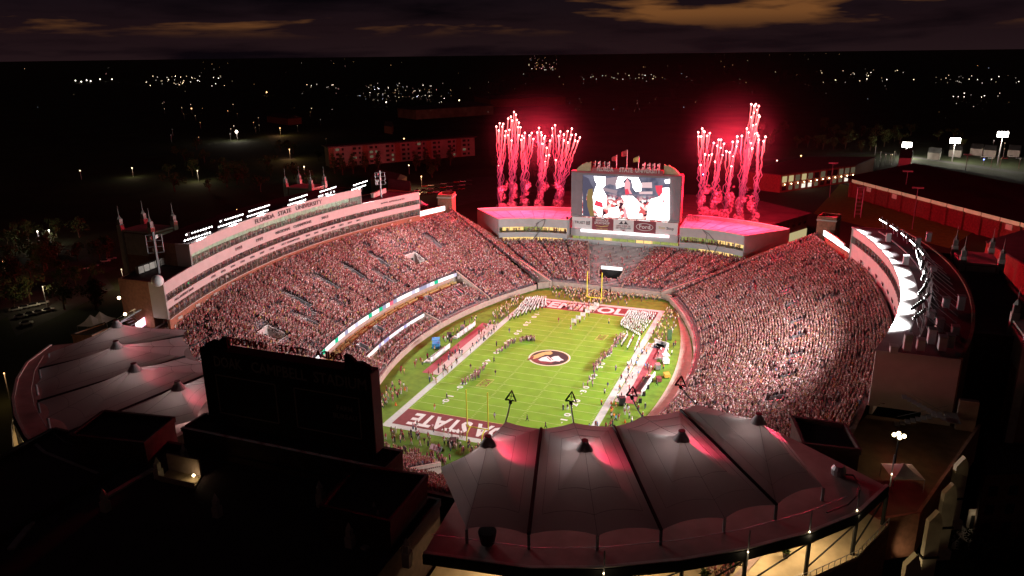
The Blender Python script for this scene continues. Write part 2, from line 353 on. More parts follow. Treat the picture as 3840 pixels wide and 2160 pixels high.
def crowd(name, label, pts, pal='fans', up=.32, legs=(.13, .085, .095)):
    """pts: array of x, y, z, rotz."""
    pts = np.array(pts); n = len(pts); me = bpy.data.meshes.new(name); me.vertices.add(n); me.vertices.foreach_set('co', pts[:, :3].astype('f').ravel())
    def at(nm, ty, v): a = me.attributes.new(nm, ty, 'POINT'); a.data.foreach_set('color' if ty == 'FLOAT_COLOR' else 'value', np.asarray(v).ravel())
    at('rotz', 'FLOAT', (pts[:, 3]+rng.normal(0, .25, n)).astype('f')); at('sc', 'FLOAT', rng.normal(.97, .06, n).clip(.8, 1.12).astype('f'))
    at('pick', 'INT', rng.choice([0, 1, 2], n, p=[.5-up/2, up, .5-up/2]).astype('i'))
    P = PAL[pal]; w = np.array([b for _, b in P], float); w /= w.sum(); c = np.array([a for a, _ in P])[rng.choice(len(P), n, p=w)]*rng.uniform(.82, 1.18, (n, 1))*(1+.16*np.sin(pts[:, :1]*.33+pts[:, 1:2]*.12)*np.sin(pts[:, 1:2]*.29-pts[:, :1]*.09)+.12*np.sin(pts[:, :1]*.71+1)*np.sin(pts[:, 1:2]*.63))
    one = np.ones((n, 1)); at('shirt', 'FLOAT_COLOR', np.hstack([c, one]).astype('f').clip(0, .9))
    lg_ = np.array([legs, (.26, .19, .17), (.10, .09, .13)])[rng.choice(3, n, p=[.6, .15, .25])] if pal != 'band' else np.tile((.03, .02, .025), (n, 1)); at('legs', 'FLOAT_COLOR', np.hstack([lg_, one]).astype('f'))
    sk = np.array([(.46, .28, .20), (.30, .16, .10), (.56, .37, .28)])[rng.choice(3, n)]; at('skin', 'FLOAT_COLOR', np.hstack([sk, one]).astype('f'))
    hr = np.array([(.10, .06, .05), (.26, .06, .08), (.22, .13, .05), (.5, .42, .40)])[rng.choice(4, n, p=[.42, .26, .22, .10])] if pal != 'band' else np.tile((.75, .73, .7), (n, 1)); at('hair', 'FLOAT_COLOR', np.hstack([hr, one]).astype('f'))
    o = link(name, me); md = o.modifiers.new('crowd', 'NODES'); md.node_group = ng; o['kind'] = 'stuff'; o['label'] = label; o['category'] = 'crowd'; return o
# ================================================================ grandstands
def bowl(s, v, t, z=None):
    yi, yo = v*67, v*91
    ax, bx = wallx(yi, s)+s*.3, s*(91.0-yo*yo/580)
    return np.array([ax+(bx-ax)*t, yi+(yo-yi)*t, (2+22.5*t) if z is None else z])
def tier(fn, v0, v1, t0, t1, zf, rows, nv, skip=()):
    """stepped seating: fn(v,t)->xy, zf(t)->z; skip = (v0,v1,t0,t1) openings"""
    b = MB(); V = np.linspace(v0, v1, nv+1); T = np.linspace(t0, t1, rows+1)
    idx = {}
    def vert(p):
        b.v.append(tuple(map(float, p))); return len(b.v)-1
    for i in range(rows):
        z0 = zf(T[i])-.02; z1 = zf(T[i+1])-.02; zb = zf(T[i]) if i else zf(T[0])-1.2
        for j in range(nv):
            vm, tm = (V[j]+V[j+1])/2, (T[i]+T[i+1])/2
            if any(a < vm < c and d < tm < e for a, c, d, e in skip): continue
            p = [fn(V[j], T[i]), fn(V[j+1], T[i]), fn(V[j+1], T[i+1]), fn(V[j], T[i+1])]
            zr = zf(T[i-1])-.02 if i else zb
            q = [vert((p[0][0], p[0][1], zr)), vert((p[1][0], p[1][1], zr)), vert((p[1][0], p[1][1], z0)), vert((p[0][0], p[0][1], z0)), vert((p[2][0], p[2][1], z0)), vert((p[3][0], p[3][1], z0))]
            b.f += [(q[0], q[1], q[2], q[3]), (q[3], q[2], q[4], q[5])]; b.m += [0, 0]
    return b
def seats(fn, v0, v1, t0, t1, zf, rows, face, occ=.96, skip=(), aisles=(), gap=.58, aw=.6):
    out = []; T = np.linspace(t0, t1, rows+1); thin = [(rng.uniform(v0, v1), rng.uniform(t0, t1), rng.uniform(1.2, 3.2)) for _ in range(int(rows*(v1-v0)*.55))] if occ > .9 else []
    for i in range(rows):
        t = T[i]+.55*(T[i+1]-T[i]); z = zf(T[i])-.02
        L = np.linalg.norm(np.array(fn(v1, t)[:2])-np.array(fn(v0, t)[:2]))*1.03; n = int(L/gap)
        vs = v0+(v1-v0)*(np.arange(n)+.5+rng.uniform(-.22, .22, n))/n
        for v in vs:
            if rng.random() > occ: continue
            if thin and rng.random() < .6 and any(abs(v-a)*70 < r and abs(t-b)*45 < r*.7 for a, b, r in thin): continue
            if any(a < v < c and d < t < e for a, c, d, e in skip): continue
            if any(abs(v-a)*L/(v1-v0) < aw for a in aisles): continue
            p = fn(v, t); out.append((p[0]+rng.normal(0, .13), p[1]+rng.normal(0, .10), z+rng.uniform(0, .08), face(p)))
    return out
tofield = lambda p: math.atan2(p[0], -p[1])   # figures face +Y; turn them to the centre of the field
zb_ = lambda t: 2+22.5*t
zlow = lambda t: 2+16*t
zfr = lambda t: 1.5+10*t
VN = -1.33
# --- west stand (left)
WG = [(-.585, -.515, .555, .655), (.485, .555, .555, .655)]                          # two big gates
WG2 = [(v-.012, v+.012, .60, .72) for v in (-.26, -.04, .14, .33, .72)]+[(v-.012, v+.012, .46, .55) for v in (-.36, .24)]
WL = [(.50, .53, .13, .20), (-.16, -.125, .185, .235), (-.36, -.325, .155, .215), (.30, .335, .20, .24)]
west = thing('grandstand', 'packed west grandstand on the left, below the long white press box', 'grandstand', at=(-60, 0, 0))
fw = lambda v, t: bowl(-1, v, t)
tier(fw, VN, 1, .335, 1.02, zb_, 44, 150, WG+WG2+[(.74, 1.1, .985, 1.1)]).build('upper_tier', CONCD, west)
tier(fw, .64, 1, 0, .335, zb_, 21, 30).build('corner_tier', CONCD, west)
tier(fw, .20, .64, 0, .26, zlow, 16, 40, WL).build('lower_tier', CONCD, west)
tier(fw, -.40, .20, .14, .26, zlow, 8, 60, WL).build('lower_tier', CONCD, west)
tier(fw, VN, -.40, 0, .26, zlow, 16, 50).build('lower_tier', CONCD, west)
tier(fw, -.40, .20, 0, .07, zfr, 5, 30).build('front_tier', CONCD, west)
def sheet(s, v0, v1, t0, t1, z, n=40, th=.25):
    V = np.linspace(v0, v1, n); return MB().prism([tuple(bowl(s, v, t0)[:2]) for v in V]+[tuple(bowl(s, v, t1)[:2]) for v in V[::-1]], z-th, z)
sheet(-1, VN, .64, .262, .335, 6.2, 70).build('club_terrace', mat('club_floor', (.24, .12, .07), .8, .2, 1), west)
sheet(-1, -.40, .20, .072, .14, 2.3, 40).build('suite_terrace', TANF, west)
wl = lambda v0, v1, t, n=60, s=-1: [bowl(s, v, t)[:2] for v in np.linspace(v0, v1, n)]
MB().wall(wl(VN, .64, .336, 80), 6.2, 9.7, .35).build('club_fascia', WALLT, west)
MB().wall(wl(-.40, .20, .141, 40), 2.3, 4.5, .35).build('suite_fascia', WALLT, west)
MB().wall(wl(VN, .64, .262, 80), 5.4, 6.9, .2).build('club_front_wall', mat('club_wall', (.11, .04, .035), .7, .1, 1), west)
MB().wall(wl(-.40, .20, .07, 40), 1.8, 3.1, .2).build('suite_front_wall', WALLT, west)
for v, t0, t1, zt, zl, nm in ((.64, .0, .336, lambda t: zb_(t)+1.0, lambda t: 1.0, 'end_wall'), (.20, 0, .142, lambda t: zlow(t)+.8, lambda t: 1.0, 'end_wall'), (-.40, 0, .142, lambda t: zlow(t)+.8, lambda t: 1.0, 'end_wall')):
    T = np.linspace(t0, t1, 9); MB().wall([bowl(-1, v, t)[:2] for t in T], [zl(t) for t in T], [zt(t) for t in T], .5).build(nm, WALLT, west)
for v, t, z in ((.641, .30, 8.2), (.202, .122, 3.4), (.202, .10, 3.2)):
    p = bowl(-1, v, t); MB().box((p[0], p[1]-.35, z), (1.5, .1, 1.1), .45).build('wall_sign', mat('sign_red_white', (.75, .55, .53), .5, .3, 4), west)
# club chairs (gold) in pairs of rows on the terrace
CH = MB().box((0, 0, .45), (.5, .5, .12)).box((0, -.24, .8), (.5, .1, .6)).mesh('club_chair', mat('gold_upholstery', (.55, .40, .16), .7, .1, 3))
for i in range(130):
    v = -.66+1.27*i/130
    if i % 9 == 8: continue
    for t in (.285, .315): p = bowl(-1, v, t); link('club_chair', CH, west, (p[0], p[1], 6.2), tofield(p))
# ribbon boards
def led(name, cols, strength, cell, seed, parent, axis='Y'):
    m = bpy.data.materials.new(name+'_led'); m.use_nodes = True; t = m.node_tree; t.nodes.clear()
    co = N(t, 'ShaderNodeTexCoord'); sp = N(t, 'ShaderNodeSeparateXYZ'); t.links.new(co.outputs['Object'], sp.inputs[0])
    fl = math_node(t, 'FLOOR', math_node(t, 'DIVIDE', sp.outputs[{'X': 0, 'Y': 1}[axis]], cell)); wn = N(t, 'ShaderNodeTexWhiteNoise', noise_dimensions='1D'); t.links.new(math_node(t, 'ADD', fl, seed), wn.inputs['W'])
    c = ramp(t, wn.outputs[0], cols, 'CONSTANT'); e = N(t, 'ShaderNodeEmission'); t.links.new(c, e.inputs[0]); e.inputs[1].default_value = strength
    o = N(t, 'ShaderNodeOutputMaterial'); t.links.new(e.outputs[0], o.inputs[0]); return m
LED1 = led('ribbon', [(0, (1, .93, .92)), (.45, (.55, .5, .62)), (.55, (1, .95, .95)), (.70, (.70, .12, .18)), (.78, (1, .95, .95)), (.88, (.30, .27, .38)), (.95, (.02, .45, .24))], 1.5, 2.3, 3.3, None)
LED2 = led('ribbon_low', [(0, (1, .93, .92)), (.5, (.85, .8, .9)), (.75, (.40, .36, .60)), (.85, (1, .95, .95))], 1.4, 2.0, 9.1, None)
LEDW = led('white_ribbon', [(0, (1, .90, .92)), (.82, (.95, .45, .60)), (.9, (1, .92, .94))], 3.2, 3.1, 5.7, None)
def ribbon(path, z0, z1, m, parent, off):
    P = [(p[0]+off, p[1]) for p in path]; return MB().wall(P, z0, z1, .16).build('ribbon_board', m, parent)
ribbon(wl(-.95, .635, .336, 80), 8.5, 9.8, LED1, west, .32); ribbon(wl(-.39, .195, .141, 40), 3.55, 4.6, LED2, west, .32)
# gates
def gate(parent, s, v0, v1, t0, t1, num=None, big=True):
    a, b, c, d = bowl(s, v0, t0), bowl(s, v1, t0), bowl(s, v1, t1), bowl(s, v0, t1); zl = a[2]-(1.6 if big else .6); zt = c[2]+.5
    ins = PANEL if big else STEEL
    MB().prism([tuple(q[:2]) for q in (a, b, c, d)], zl-.2, zl).build('gate_floor', TANF if big else CONCD, parent)
    w = MB().wall([a[:2], d[:2]], zl, [a[2]+.6, zt], .35); w.wall([d[:2], c[:2]], zl, zt, .35); w.wall([c[:2], b[:2]], zl, [zt, b[2]+.6], .35); w.build('gate_wall', ins, parent)
    if big:
        m_ = (c+d)/2; n = (a+b)/2-m_; n[2] = 0; n /= np.linalg.norm(n); MB().box((m_[0]+n[0]*.3, m_[1]+n[1]*.3, zl+1.2), (2.6, .3, 2.4), math.atan2(n[1], n[0])+PI/2).build('gate_shade_panel', DARK, parent)  # black panel stands in for the shade inside the opening
    if num:
        e = c if s < 0 else d; k = (e+(b if s < 0 else a))/2; dirn = ((b if s < 0 else a)-e); 
        text('gate_number', num, 1.5, LETTER, parent, (k[0], k[1]-.3, (zt+zl)/2+.7), (-dirn[0], -dirn[1], 0) if dirn[0] < 0 else (dirn[0], dirn[1], 0), (0, 0, 1), .05)
gate(west, -1, *WG[0], '130'); gate(west, -1, *WG[1], '122')
for q in WG2: gate(west, -1, *q, None, False)
AW = [-1.25+.139*i for i in range(17)]
Wp = seats(fw, VN, .998, .335, 1.005, zb_, 44, tofield, .965, [(.74, 1.1, .965, 1.1), (-1.4, -.74, .965, 1.1)]+[(a-.01, c+.01, d-.03, e+.02) for a, c, d, e in WG]+[(a-.008, c+.008, d, e+.09) for a, c, d, e in WG2], AW, .53, .38)
Wp += seats(fw, .655, .995, 0, .335, zb_, 21, tofield, .96, (), (.72, .86), .53, .38)
wlsk = [(a-.006, c+.006, d-.01, e+.01) for a, c, d, e in WL]
Wp += seats(fw, .21, .63, .012, .245, zlow, 15, tofield, .93, wlsk, (.28, .41, .55), .53, .45)
Wp += seats(fw, -.395, .195, .145, .255, zlow, 7, tofield, .95, wlsk, (-.33, -.2, -.07, .06), .53, .4)
Wp += seats(fw, VN, -.41, .012, .245, zlow, 15, tofield, .95, (), (-.5, -.64, -.78, -.92, -1.06), .53, .45)
Wp += seats(fw, -.395, .19, .0, .066, zfr, 4, tofield, .85)
for q in WL: gate(west, -1, *q, None, False)
for i in range(70):
    v = rng.uniform(-.38, .18); p = bowl(-1, v, rng.uniform(.08, .13)); Wp.append((p[0], p[1], 2.3, rng.uniform(0, 6)))
crowd('crowd', 'dense crowd in garnet filling the left grandstand', Wp, 'fans')
# --- east stand (right)
east = thing('grandstand', 'packed east grandstand on the right under the curved bright-edged press box', 'grandstand', at=(60, 0, 0))
fe = lambda v, t: bowl(1, v, t)
EG = [(v-.008, v+.030, .56, .625) for v in (.36, .16, 0, -.18, -.36, -.52, .52)]
EG2 = [(v-.006, v+.02, .055, .125) for v in (.70, .56, .42, .24, .08, -.08, -.24)]
tier(fe, VN, 1, 0, 1.05, zb_, 66, 170, EG+EG2+[(.62, 1.1, .985, 1.1), (-1.4, -.63, .985, 1.1)]).build('seating_tier', CONCD, east)
for q in EG+EG2: gate(east, 1, *q, None, False)
EA = [-1.3+.1+.1515*i for i in range(15)]
Ep = seats(fe, VN, .998, .03, 1.03, zb_, 64, tofield, .955, [(a-.006, c+.006, d-.02, e+.01) for a, c, d, e in EG+EG2]+[(.86, .885, .50, .66), (-.56, -.535, .5, .66), (.61, 1.1, .965, 1.1), (-1.4, -.62, .975, 1.1)], EA, .55, .40)
crowd('crowd', 'dense crowd filling the right grandstand', Ep, 'mixed', .12)
# --- north stand (far end) with its corner wedges
north = thing('grandstand', 'far end-zone grandstand under the giant video board with an empty bleacher block', 'grandstand', at=(0, 80, 0))
def fn_(v, t):
    xi, yi = 24*v, 72.2; a = abs(v); xo, yo = 53*v, 98-8*max(0, (a-.5)/.5)
    return np.array([xi+(xo-xi)*t, yi+(yo-yi)*t, 0])
zn = lambda t: 2.6+10.4*t
tier(fn_, -1, 1, 0, 1, zn, 30, 44, [(-.15, .15, .20, .40)]).build('seating_tier', CONCD, north)
for s in (-1, 1):
    fwg = (lambda s: lambda v, t: np.array([s*(26+(52+25*v-26)*t), 69+(90+1.5*v-69)*t, 2.2+(9.8+12.4*v)*t]))(s)
    b = MB(); R_, C_ = 26, 14
    for i in range(R_):
        for j in range(C_):
            t0, t1, v0, v1 = i/R_, (i+1)/R_, j/C_, (j+1)/C_; q = [fwg(v0, t0), fwg(v1, t0), fwg(v1, t1), fwg(v0, t1)]; zt = min(x[2] for x in q[2:])
            b.add([(*q[0][:2], q[0][2]), (*q[1][:2], q[1][2]), (*q[1][:2], q[1][2]+.3), (*q[0][:2], q[0][2]+.3), (*q[2][:2], q[2][2]), (*q[3][:2], q[3][2])], [(0, 1, 2, 3), (3, 2, 4, 5)])
    b.build('corner_tier', CONCD, north)
    T = np.linspace(0, 1, 6); P0, P1 = np.array((s*22.3, 71.0)), np.array((s*38.0, 76.6))
    MB().wall([P0+(P1-P0)*t for t in T], 1.0, [2.9+6.2*t for t in T], .9).build('ramp_wall', WALLT, north)
    MB().wall([P0+(P1-P0)*t for t in T], [3.4+6.2*t for t in T], [3.55+6.2*t for t in T], .1).build('ramp_rail', STEEL, north)
Np = []
Np += seats(fn_, -.985, -.275, .02, .98, zn, 29, tofield, .96, (), (-.86, -.68, -.47), .53, .6)
Np += seats(fn_, .275, .985, .02, .98, zn, 29, tofield, .97, (), (.47, .68, .86), .53, .6)
Np += seats(fn_, -.26, .26, .03, .97, zn, 29, tofield, .06, [(-.17, .17, .18, .42)], (), .53)
for s in (-1, 1):
    fwg = (lambda s: lambda v, t: np.array([s*(26+(52+25*v-26)*t), 69+(90+1.5*v-69)*t, 2.2+(9.8+12.4*v)*t]))(s)
    for i in range(30):
        t = (i+.7)/30; n = int(25*t/.53)
        for k in range(n):
            if rng.random() < .95: p = fwg((k+rng.uniform(.2, .8))/max(n, 1), t); Np.append((p[0], p[1], p[2]+.25, tofield(p)))
crowd('crowd', 'crowd filling the far end-zone stand below the video board', Np, 'fans')
for i in range(30):                                                                       # bare benches of the empty block
    t = (i+.62)/30; z = zn(i/30)+.42
    for a, b_ in (((-.265, .265),) if not .16 < t < .42 else ((-.265, -.16), (.16, .265))):
        p, q = fn_(a, t), fn_(b_, t); MB().box(((p[0]+q[0])/2, (p[1]+q[1])/2, z), (q[0]-p[0], .38, .08)).build('bench', BENCHM, north)
for s in (-1, 1):
    T = np.linspace(0, 1, 8); MB().wall([fn_(s*.27, t)[:2] for t in T], [zn(t) for t in T], [zn(t)+1.0 for t in T], .3).build('block_divider', mat('divider_tan', (.42, .26, .20), .8, .1, 1), north)
tn = [fn_(-.15, .2), fn_(.15, .2), fn_(.15, .4), fn_(-.15, .4)]
MB().prism([tuple(q[:2]) for q in tn], .1, .3).build('tunnel_floor', CONCD, north)
MB().wall([tn[0][:2], tn[3][:2]], .3, [zn(.2)+.7, zn(.4)+.7], .3).wall([tn[1][:2], tn[2][:2]], .3, [zn(.2)+.7, zn(.4)+.7], .3).build('tunnel_wall', WALLT, north)
MB().box((0, tn[2][1]-.2, zn(.4)/2), (8.6, .3, zn(.4)-.4)).build('tunnel_shade_panel', DARK, north)  # solid black panel painting the dark of the tunnel mouth
MB().box((0, tn[2][1]-.6, zn(.4)+.55), (8.8, .3, 1.35)).build('tunnel_sign', emat('white_sign_light', (1, .95, .93), 1.6), north)
MB().box((0, 98.8, 13.6), (52, .3, 1.6)).build('rear_wall', WING, north)
# --- south stand (near end, mostly under the tents)
south = thing('grandstand', 'near end-zone grandstand glimpsed between the dark scoreboard and the tents', 'grandstand', at=(0, -85, 0))
fs_ = lambda v, t: np.array([25*v+(58*v-25*v)*t, -72.6-26*t+10*t*max(0, abs(v)-.4), 0]); zs = lambda t: 2.2+11*t
SG = [(-.06, .34, 0, .5)]
tier(fs_, -1, 1, 0, 1, zs, 30, 40, SG).build('seating_tier', CONCD, south)
MB().prism([(-1.5, -72.6), (9, -72.6), (15, -85.6), (-2.5, -85.6)], .0, .25).build('tunnel_floor', CONC, south)
a_, b_ = (-1.6, -72.6), (-2.6, -85.6); MB().wall([a_, b_], .2, [3.0, 8.4], .4).wall([(9.2, -72.6), (15.2, -85.6)], .2, [3.0, 8.4], .4).build('tunnel_wall', WALLT, south)
MB().box((6, -86, 4), (18, .4, 7.6)).build('tunnel_shade_panel', DARK, south)  # black slab in place of the shaded tunnel depth
Sp = seats(fs_, -.99, .99, .0, .97, zs, 30, tofield, .96, [(-.09, .37, 0, .55)], (), .53)
crowd('crowd', 'crowd in the near end-zone stand behind the dark scoreboard', Sp, 'fans')
# --- perimeter walls
for nm, path, z, lab in (('west', [(wallx(y, -1), y) for y in np.linspace(-67, 67, 40)], 1.9, 'tan padded field wall along the left sideline'),
                         ('east', [(wallx(y, 1), y) for y in np.linspace(-67, 67, 40)], 1.9, 'tan field wall curving along the right sideline')):
    w = thing('field_wall', lab, 'wall', at=(path[0][0], path[0][1], 0)); MB().wall(path, -.05, z, .4).build('wall_body', WALLT, w); MB().wall(path, z, z+.12, .55).build('coping', STONE, w)
    MB().wall([(p[0]*1.012, p[1]) for p in path], z+.85, z+.92, .07).build('rail', STEEL, w)
for s, lab in ((1, 'tan field wall at the far end behind the goal post'), (-1, 'tan field wall at the near end')):
    p = [(-27, s*68), (-22.3, s*71.6), (-2.4, s*72)] ; q = [(9.4 if s < 0 else 2.4, s*72), (22.3, s*71.6), (27, s*68)]
    w = thing('field_wall', lab, 'wall', at=(0, s*72, 0)); MB().wall(p, -.05, 2.5, .5).build('wall_body', WALLT, w); MB().wall(q, -.05, 2.5, .5).build('wall_body', WALLT, w)
    MB().wall(p, 3.2, 3.27, .07).wall(q, 3.2, 3.27, .07).build('rail', STEEL, w)
# ================================================================ press boxes
def arc(s, y, off=0.0, base=93.0): return (s*(base+off-y*y/370), y)
def arcp(s, y0, y1, off=0.0, n=40, base=93.0): return [arc(s, y, off, base) for y in np.linspace(y0, y1, n)]
def pane_mat(name, tint, tr):
    m = bpy.data.materials.new(name); m.use_nodes = True; t = m.node_tree; t.nodes.clear()
    a = N(t, 'ShaderNodeBsdfTransparent'); a.inputs[0].default_value = (*tint, 1); g_ = N(t, 'ShaderNodeBsdfGlossy'); g_.inputs[0].default_value = (.7, .7, .7, 1); g_.inputs['Roughness'].default_value = .08
    mx = N(t, 'ShaderNodeMixShader'); mx.inputs[0].default_value = 1-tr; o = N(t, 'ShaderNodeOutputMaterial')
    t.links.new(a.outputs[0], mx.inputs[1]); t.links.new(g_.outputs[0], mx.inputs[2]); t.links.new(mx.outputs[0], o.inputs[0]); return m
GLASS = pane_mat('window_glass', (.93, .95, .94), .95)
INT = {k: mat('interior_'+k, c, .8, .25, .7, emit=c, es=e) for k, c, e in (('green', (.40, .44, .34), .55), ('warm', (.40, .30, .26), .42), ('dim', (.22, .20, .18), .05))}  # back walls glow by themselves, standing in for room light
PX = MB().box((0, 0, 0), (1, .06, 1)).mesh('window_pane', GLASS); MX = MB().box((0, 0, 0), (.06, .1, 1)).mesh('mullion', PANEL); MXD = MB().box((0, 0, 0), (.12, .2, 1)).mesh('mullion_dark', STEEL)
BOXP = []                                           # spectators behind the glass
def glazing(par, s, y0, y1, z0, z1, step, inner, ceil, base=93.0, depth=5.5, ppl=1, mull=MX):
    n = max(1, int(round(abs(y1-y0)/step))); ys = np.linspace(y0, y1, n+1)
    for i in range(n+1):
        p = arc(s, ys[i], -.08, base); link('mullion', mull, par, (p[0], p[1], (z0+z1)/2), math.atan2(2*ys[i]/370*-s, 1)+PI/2, (1, 1, z1-z0))
        if i < n:
            a, b = np.array(arc(s, ys[i], .05, base)), np.array(arc(s, ys[i+1], .05, base)); c = (a+b)/2; d = b-a
            link('window_pane', PX, par, (c[0], c[1], (z0+z1)/2), math.atan2(d[1], d[0]), (np.linalg.norm(d)-.1, 1, z1-z0))
    P = lambda off, nn=30: arcp(s, y0, y1, off, nn, base)
    MB().wall(P(depth), z0, z1, .2).build('glowing_back_wall', INT[inner], par)
    MB().prism(P(.3)+P(depth)[::-1], z0-.12, z0-.02).build('floor', CONCD, par)
    MB().wall(P(depth*.45), z1-.12, z1-.05, .5).build('ceiling_light', emat('ceiling_strip_'+inner, {'green': (.80, 1, .72), 'warm': (1, .78, .5), 'dim': (1, .8, .6)}[inner], ceil), par)
    for k in range(ppl):
        for y in np.arange(min(y0, y1)+.4, max(y0, y1)-.3, .62):
            if rng.random() < .72: p = arc(s, y, .9+1.3*k, base); BOXP.append((p[0], p[1], z0-.05+.35*k, PI/2 if s < 0 else -PI/2))
WB = 92.3
pw = thing('press_box', 'long white curved press box of three glazed storeys above the left grandstand', 'press box', at=(-98, 0, 20))
def band(par, s, y0, y1, z0, z1, m, base, name='wall_band', th=.6): return MB().wall(arcp(s, y0, y1, .3, 50, base), z0, z1, th).build(name, m, par)
band(pw, -1, -69, 69, 21.5, 26.7, BRICK, WB, 'brick_base'); MB().wall(arcp(-1, -69, 69, .1, 50, WB), 26.7, 26.9, .8).build('coping', STONE, pw)
band(pw, -1, -69, 69, 29.6, 31.6, PANEL, WB); band(pw, -1, -69, 69, 33.5, 36.6, PANEL, WB); band(pw, -1, -53.6, 38.7, 39.8, 42.6, PANEL, WB)
glazing(pw, -1, -69, 69, 26.9, 29.6, 2.9, 'warm', 3.0, WB, ppl=2); glazing(pw, -1, -69, 69, 31.6, 33.5, 4.2, 'warm', 3.0, WB, ppl=2); glazing(pw, -1, -53.6, 38.7, 36.6, 39.8, 2.3, 'green', 6.0, WB, ppl=1)
def roof(par, s, y0, y1, z, d0, d1, m, base, name='roof'): return MB().prism(arcp(s, y0, y1, d0, 40, base)+arcp(s, y0, y1, d1, 40, base)[::-1], z-.35, z).build(name, m, par)
ROOFM = mat('roof_membrane_grey', (.085, .06, .065), .8, .2, .3)
roof(pw, -1, -69, 69, 36.2, .5, 15, ROOFM, WB); roof(pw, -1, -53.6, 38.7, 42.2, .5, 15, ROOFM, WB); 
for y in (-69, 69): 
    MB().wall([arc(-1, y, 0, WB), arc(-1, y, 5, WB)], 26.9, 36.5, .4).build('end_wall', PANEL, pw); MB().wall([arc(-1, y, 5, WB), arc(-1, y, 15, WB)], 14, 36.5, .5).build('end_wall', BRICK, pw)
for y in (-53.6, 38.7): MB().wall([arc(-1, y, 0, WB), arc(-1, y, 5, WB)], 36.2, 42.6, .4).build('end_wall', PANEL, pw); MB().wall([arc(-1, y, 5, WB), arc(-1, y, 15, WB)], 36.2, 42.4, .5).build('end_wall', BRICK, pw)
MB().wall(arcp(-1, -69, 69, 15, 50, WB), 0, 36.4, .6).build('rear_wall', BRICK, pw)
def wtext(s, yc, z, size, wid, m=LETTER, nm='lettering'):
    p = arc(-1, yc, -.12, WB); tx = Vector((2*yc/370, 1, 0))
    return text(nm, s, size, m, pw, (p[0]+.1, p[1], z), tx, (0, 0, 1), .1, wid)
# the long name follows the curve word by word
for w_, yc, wd in (('FLORIDA', -13.5, 10.5), ('STATE', -2.6, 7.2), ('UNIVERSITY', 10.6, 14.2)): wtext(w_, yc, 41.15, 2.0, wd)
for w_, yc, wd in (('1993', -29, 3.6), ('1999', -17.5, 3.6), ('NATIONAL', -4.4, 8.2), ('CHAMPIONS', 6.2, 9.8), ('2013', 18.5, 3.6)): wtext(w_, yc, 35.2, 1.35, wd)
wtext('ACC CHAMPIONS', -1, 30.7, .85, 10)
for i, yr in enumerate((1992, 1993, 1994, 1995, 1996, 1997, 1998)): wtext(str(yr), -44+i*5.4, 30.7, .85, 2.3)
for i, yr in enumerate((2000, 2002, 2003, 2005, 2012, 2013, 2014)): wtext(str(yr), 8.5+i*4.6, 30.7, .85, 2.3)
wtext('ALL-AMERICANS', -60, 30.7, .85, 11); wtext('BOWL APPEARANCES', 55, 35.0, .85, 13)
for i in range(14): p = arc(-1, -64+i*9.8, -.35, WB); MB().box((p[0], p[1], 25.6), (.12, 1.5, .7)).build('wall_plaque', STONE, pw)
gs = atX(640, 1055, -84); 
for (u, v, u2, v2) in ((650, 1068, 672, 1082), (683, 1046, 706, 1062)):
    a, b = atX(u, v, -87.0), atX(u2, v2, -86.6); MB().tube([a, b], .14).build('neon_tube', emat('green_neon', (.02, 1, .30), 2.6, False), pw)
# rooftop plant, dish and mast at the near end
p = atZ(592, 1065, 37.6); b = MB().ball((p[0], p[1], p[2]+.8), 1.5, 12, 8); d_ = tag(b.build('radome', WHITEP, None, True), 'white ball-shaped dome antenna on the near end of the left press box roof', 'antenna')
def mast(u, v, z, h, lab):
    p = atZ(u, v, z); t_ = thing('roof_mast', lab, 'mast', at=tuple(p)); MB().tube([p, p+(0, 0, h)], .35).build('pole', STEEL, t_); q = p+(0, 0, h-3.2); m_ = MB()
    for dz in (-2.4, -.8, .8, 2.4): m_.tube([q+(-1.5, -1.2, dz), q+(1.5, 1.2, dz)], .12); 
    for dx in (-1.5, 0, 1.5): m_.tube([q+(dx, dx*.8, -2.4), q+(dx, dx*.8, 2.4)], .12)
    m_.build('antenna_frame', STEEL, t_)
    b_ = MB()
    for k in range(5): b_.box(q+(rng.uniform(-1.3, 1.3), rng.uniform(-1, 1), rng.uniform(-2, 2)), (.5, .4, .9))
    b_.build('antenna_panel', WHITEP, t_)
mast(598, 1028, 36.2, 11.5, 'lattice antenna mast on the near end roof of the left press box'); mast(1430, 742, 36.2, 11, 'lattice antenna mast on the far end roof of the left press box')
for (u, v, lab) in ((570, 1010, 'louvred roof vents at the near end of the left press box'), (1420, 735, 'louvred roof vents at the far end of the left press box')):
    p = atZ(u, v, 36.3); t_ = thing('vent_row', lab, 'vent', at=tuple(p)); 
    for k in range(6): MB().box(p+(-k*.25, k*2.1-4, 1.0), (1.2, 1.7, 1.9)).build('louvre', STONE, t_)
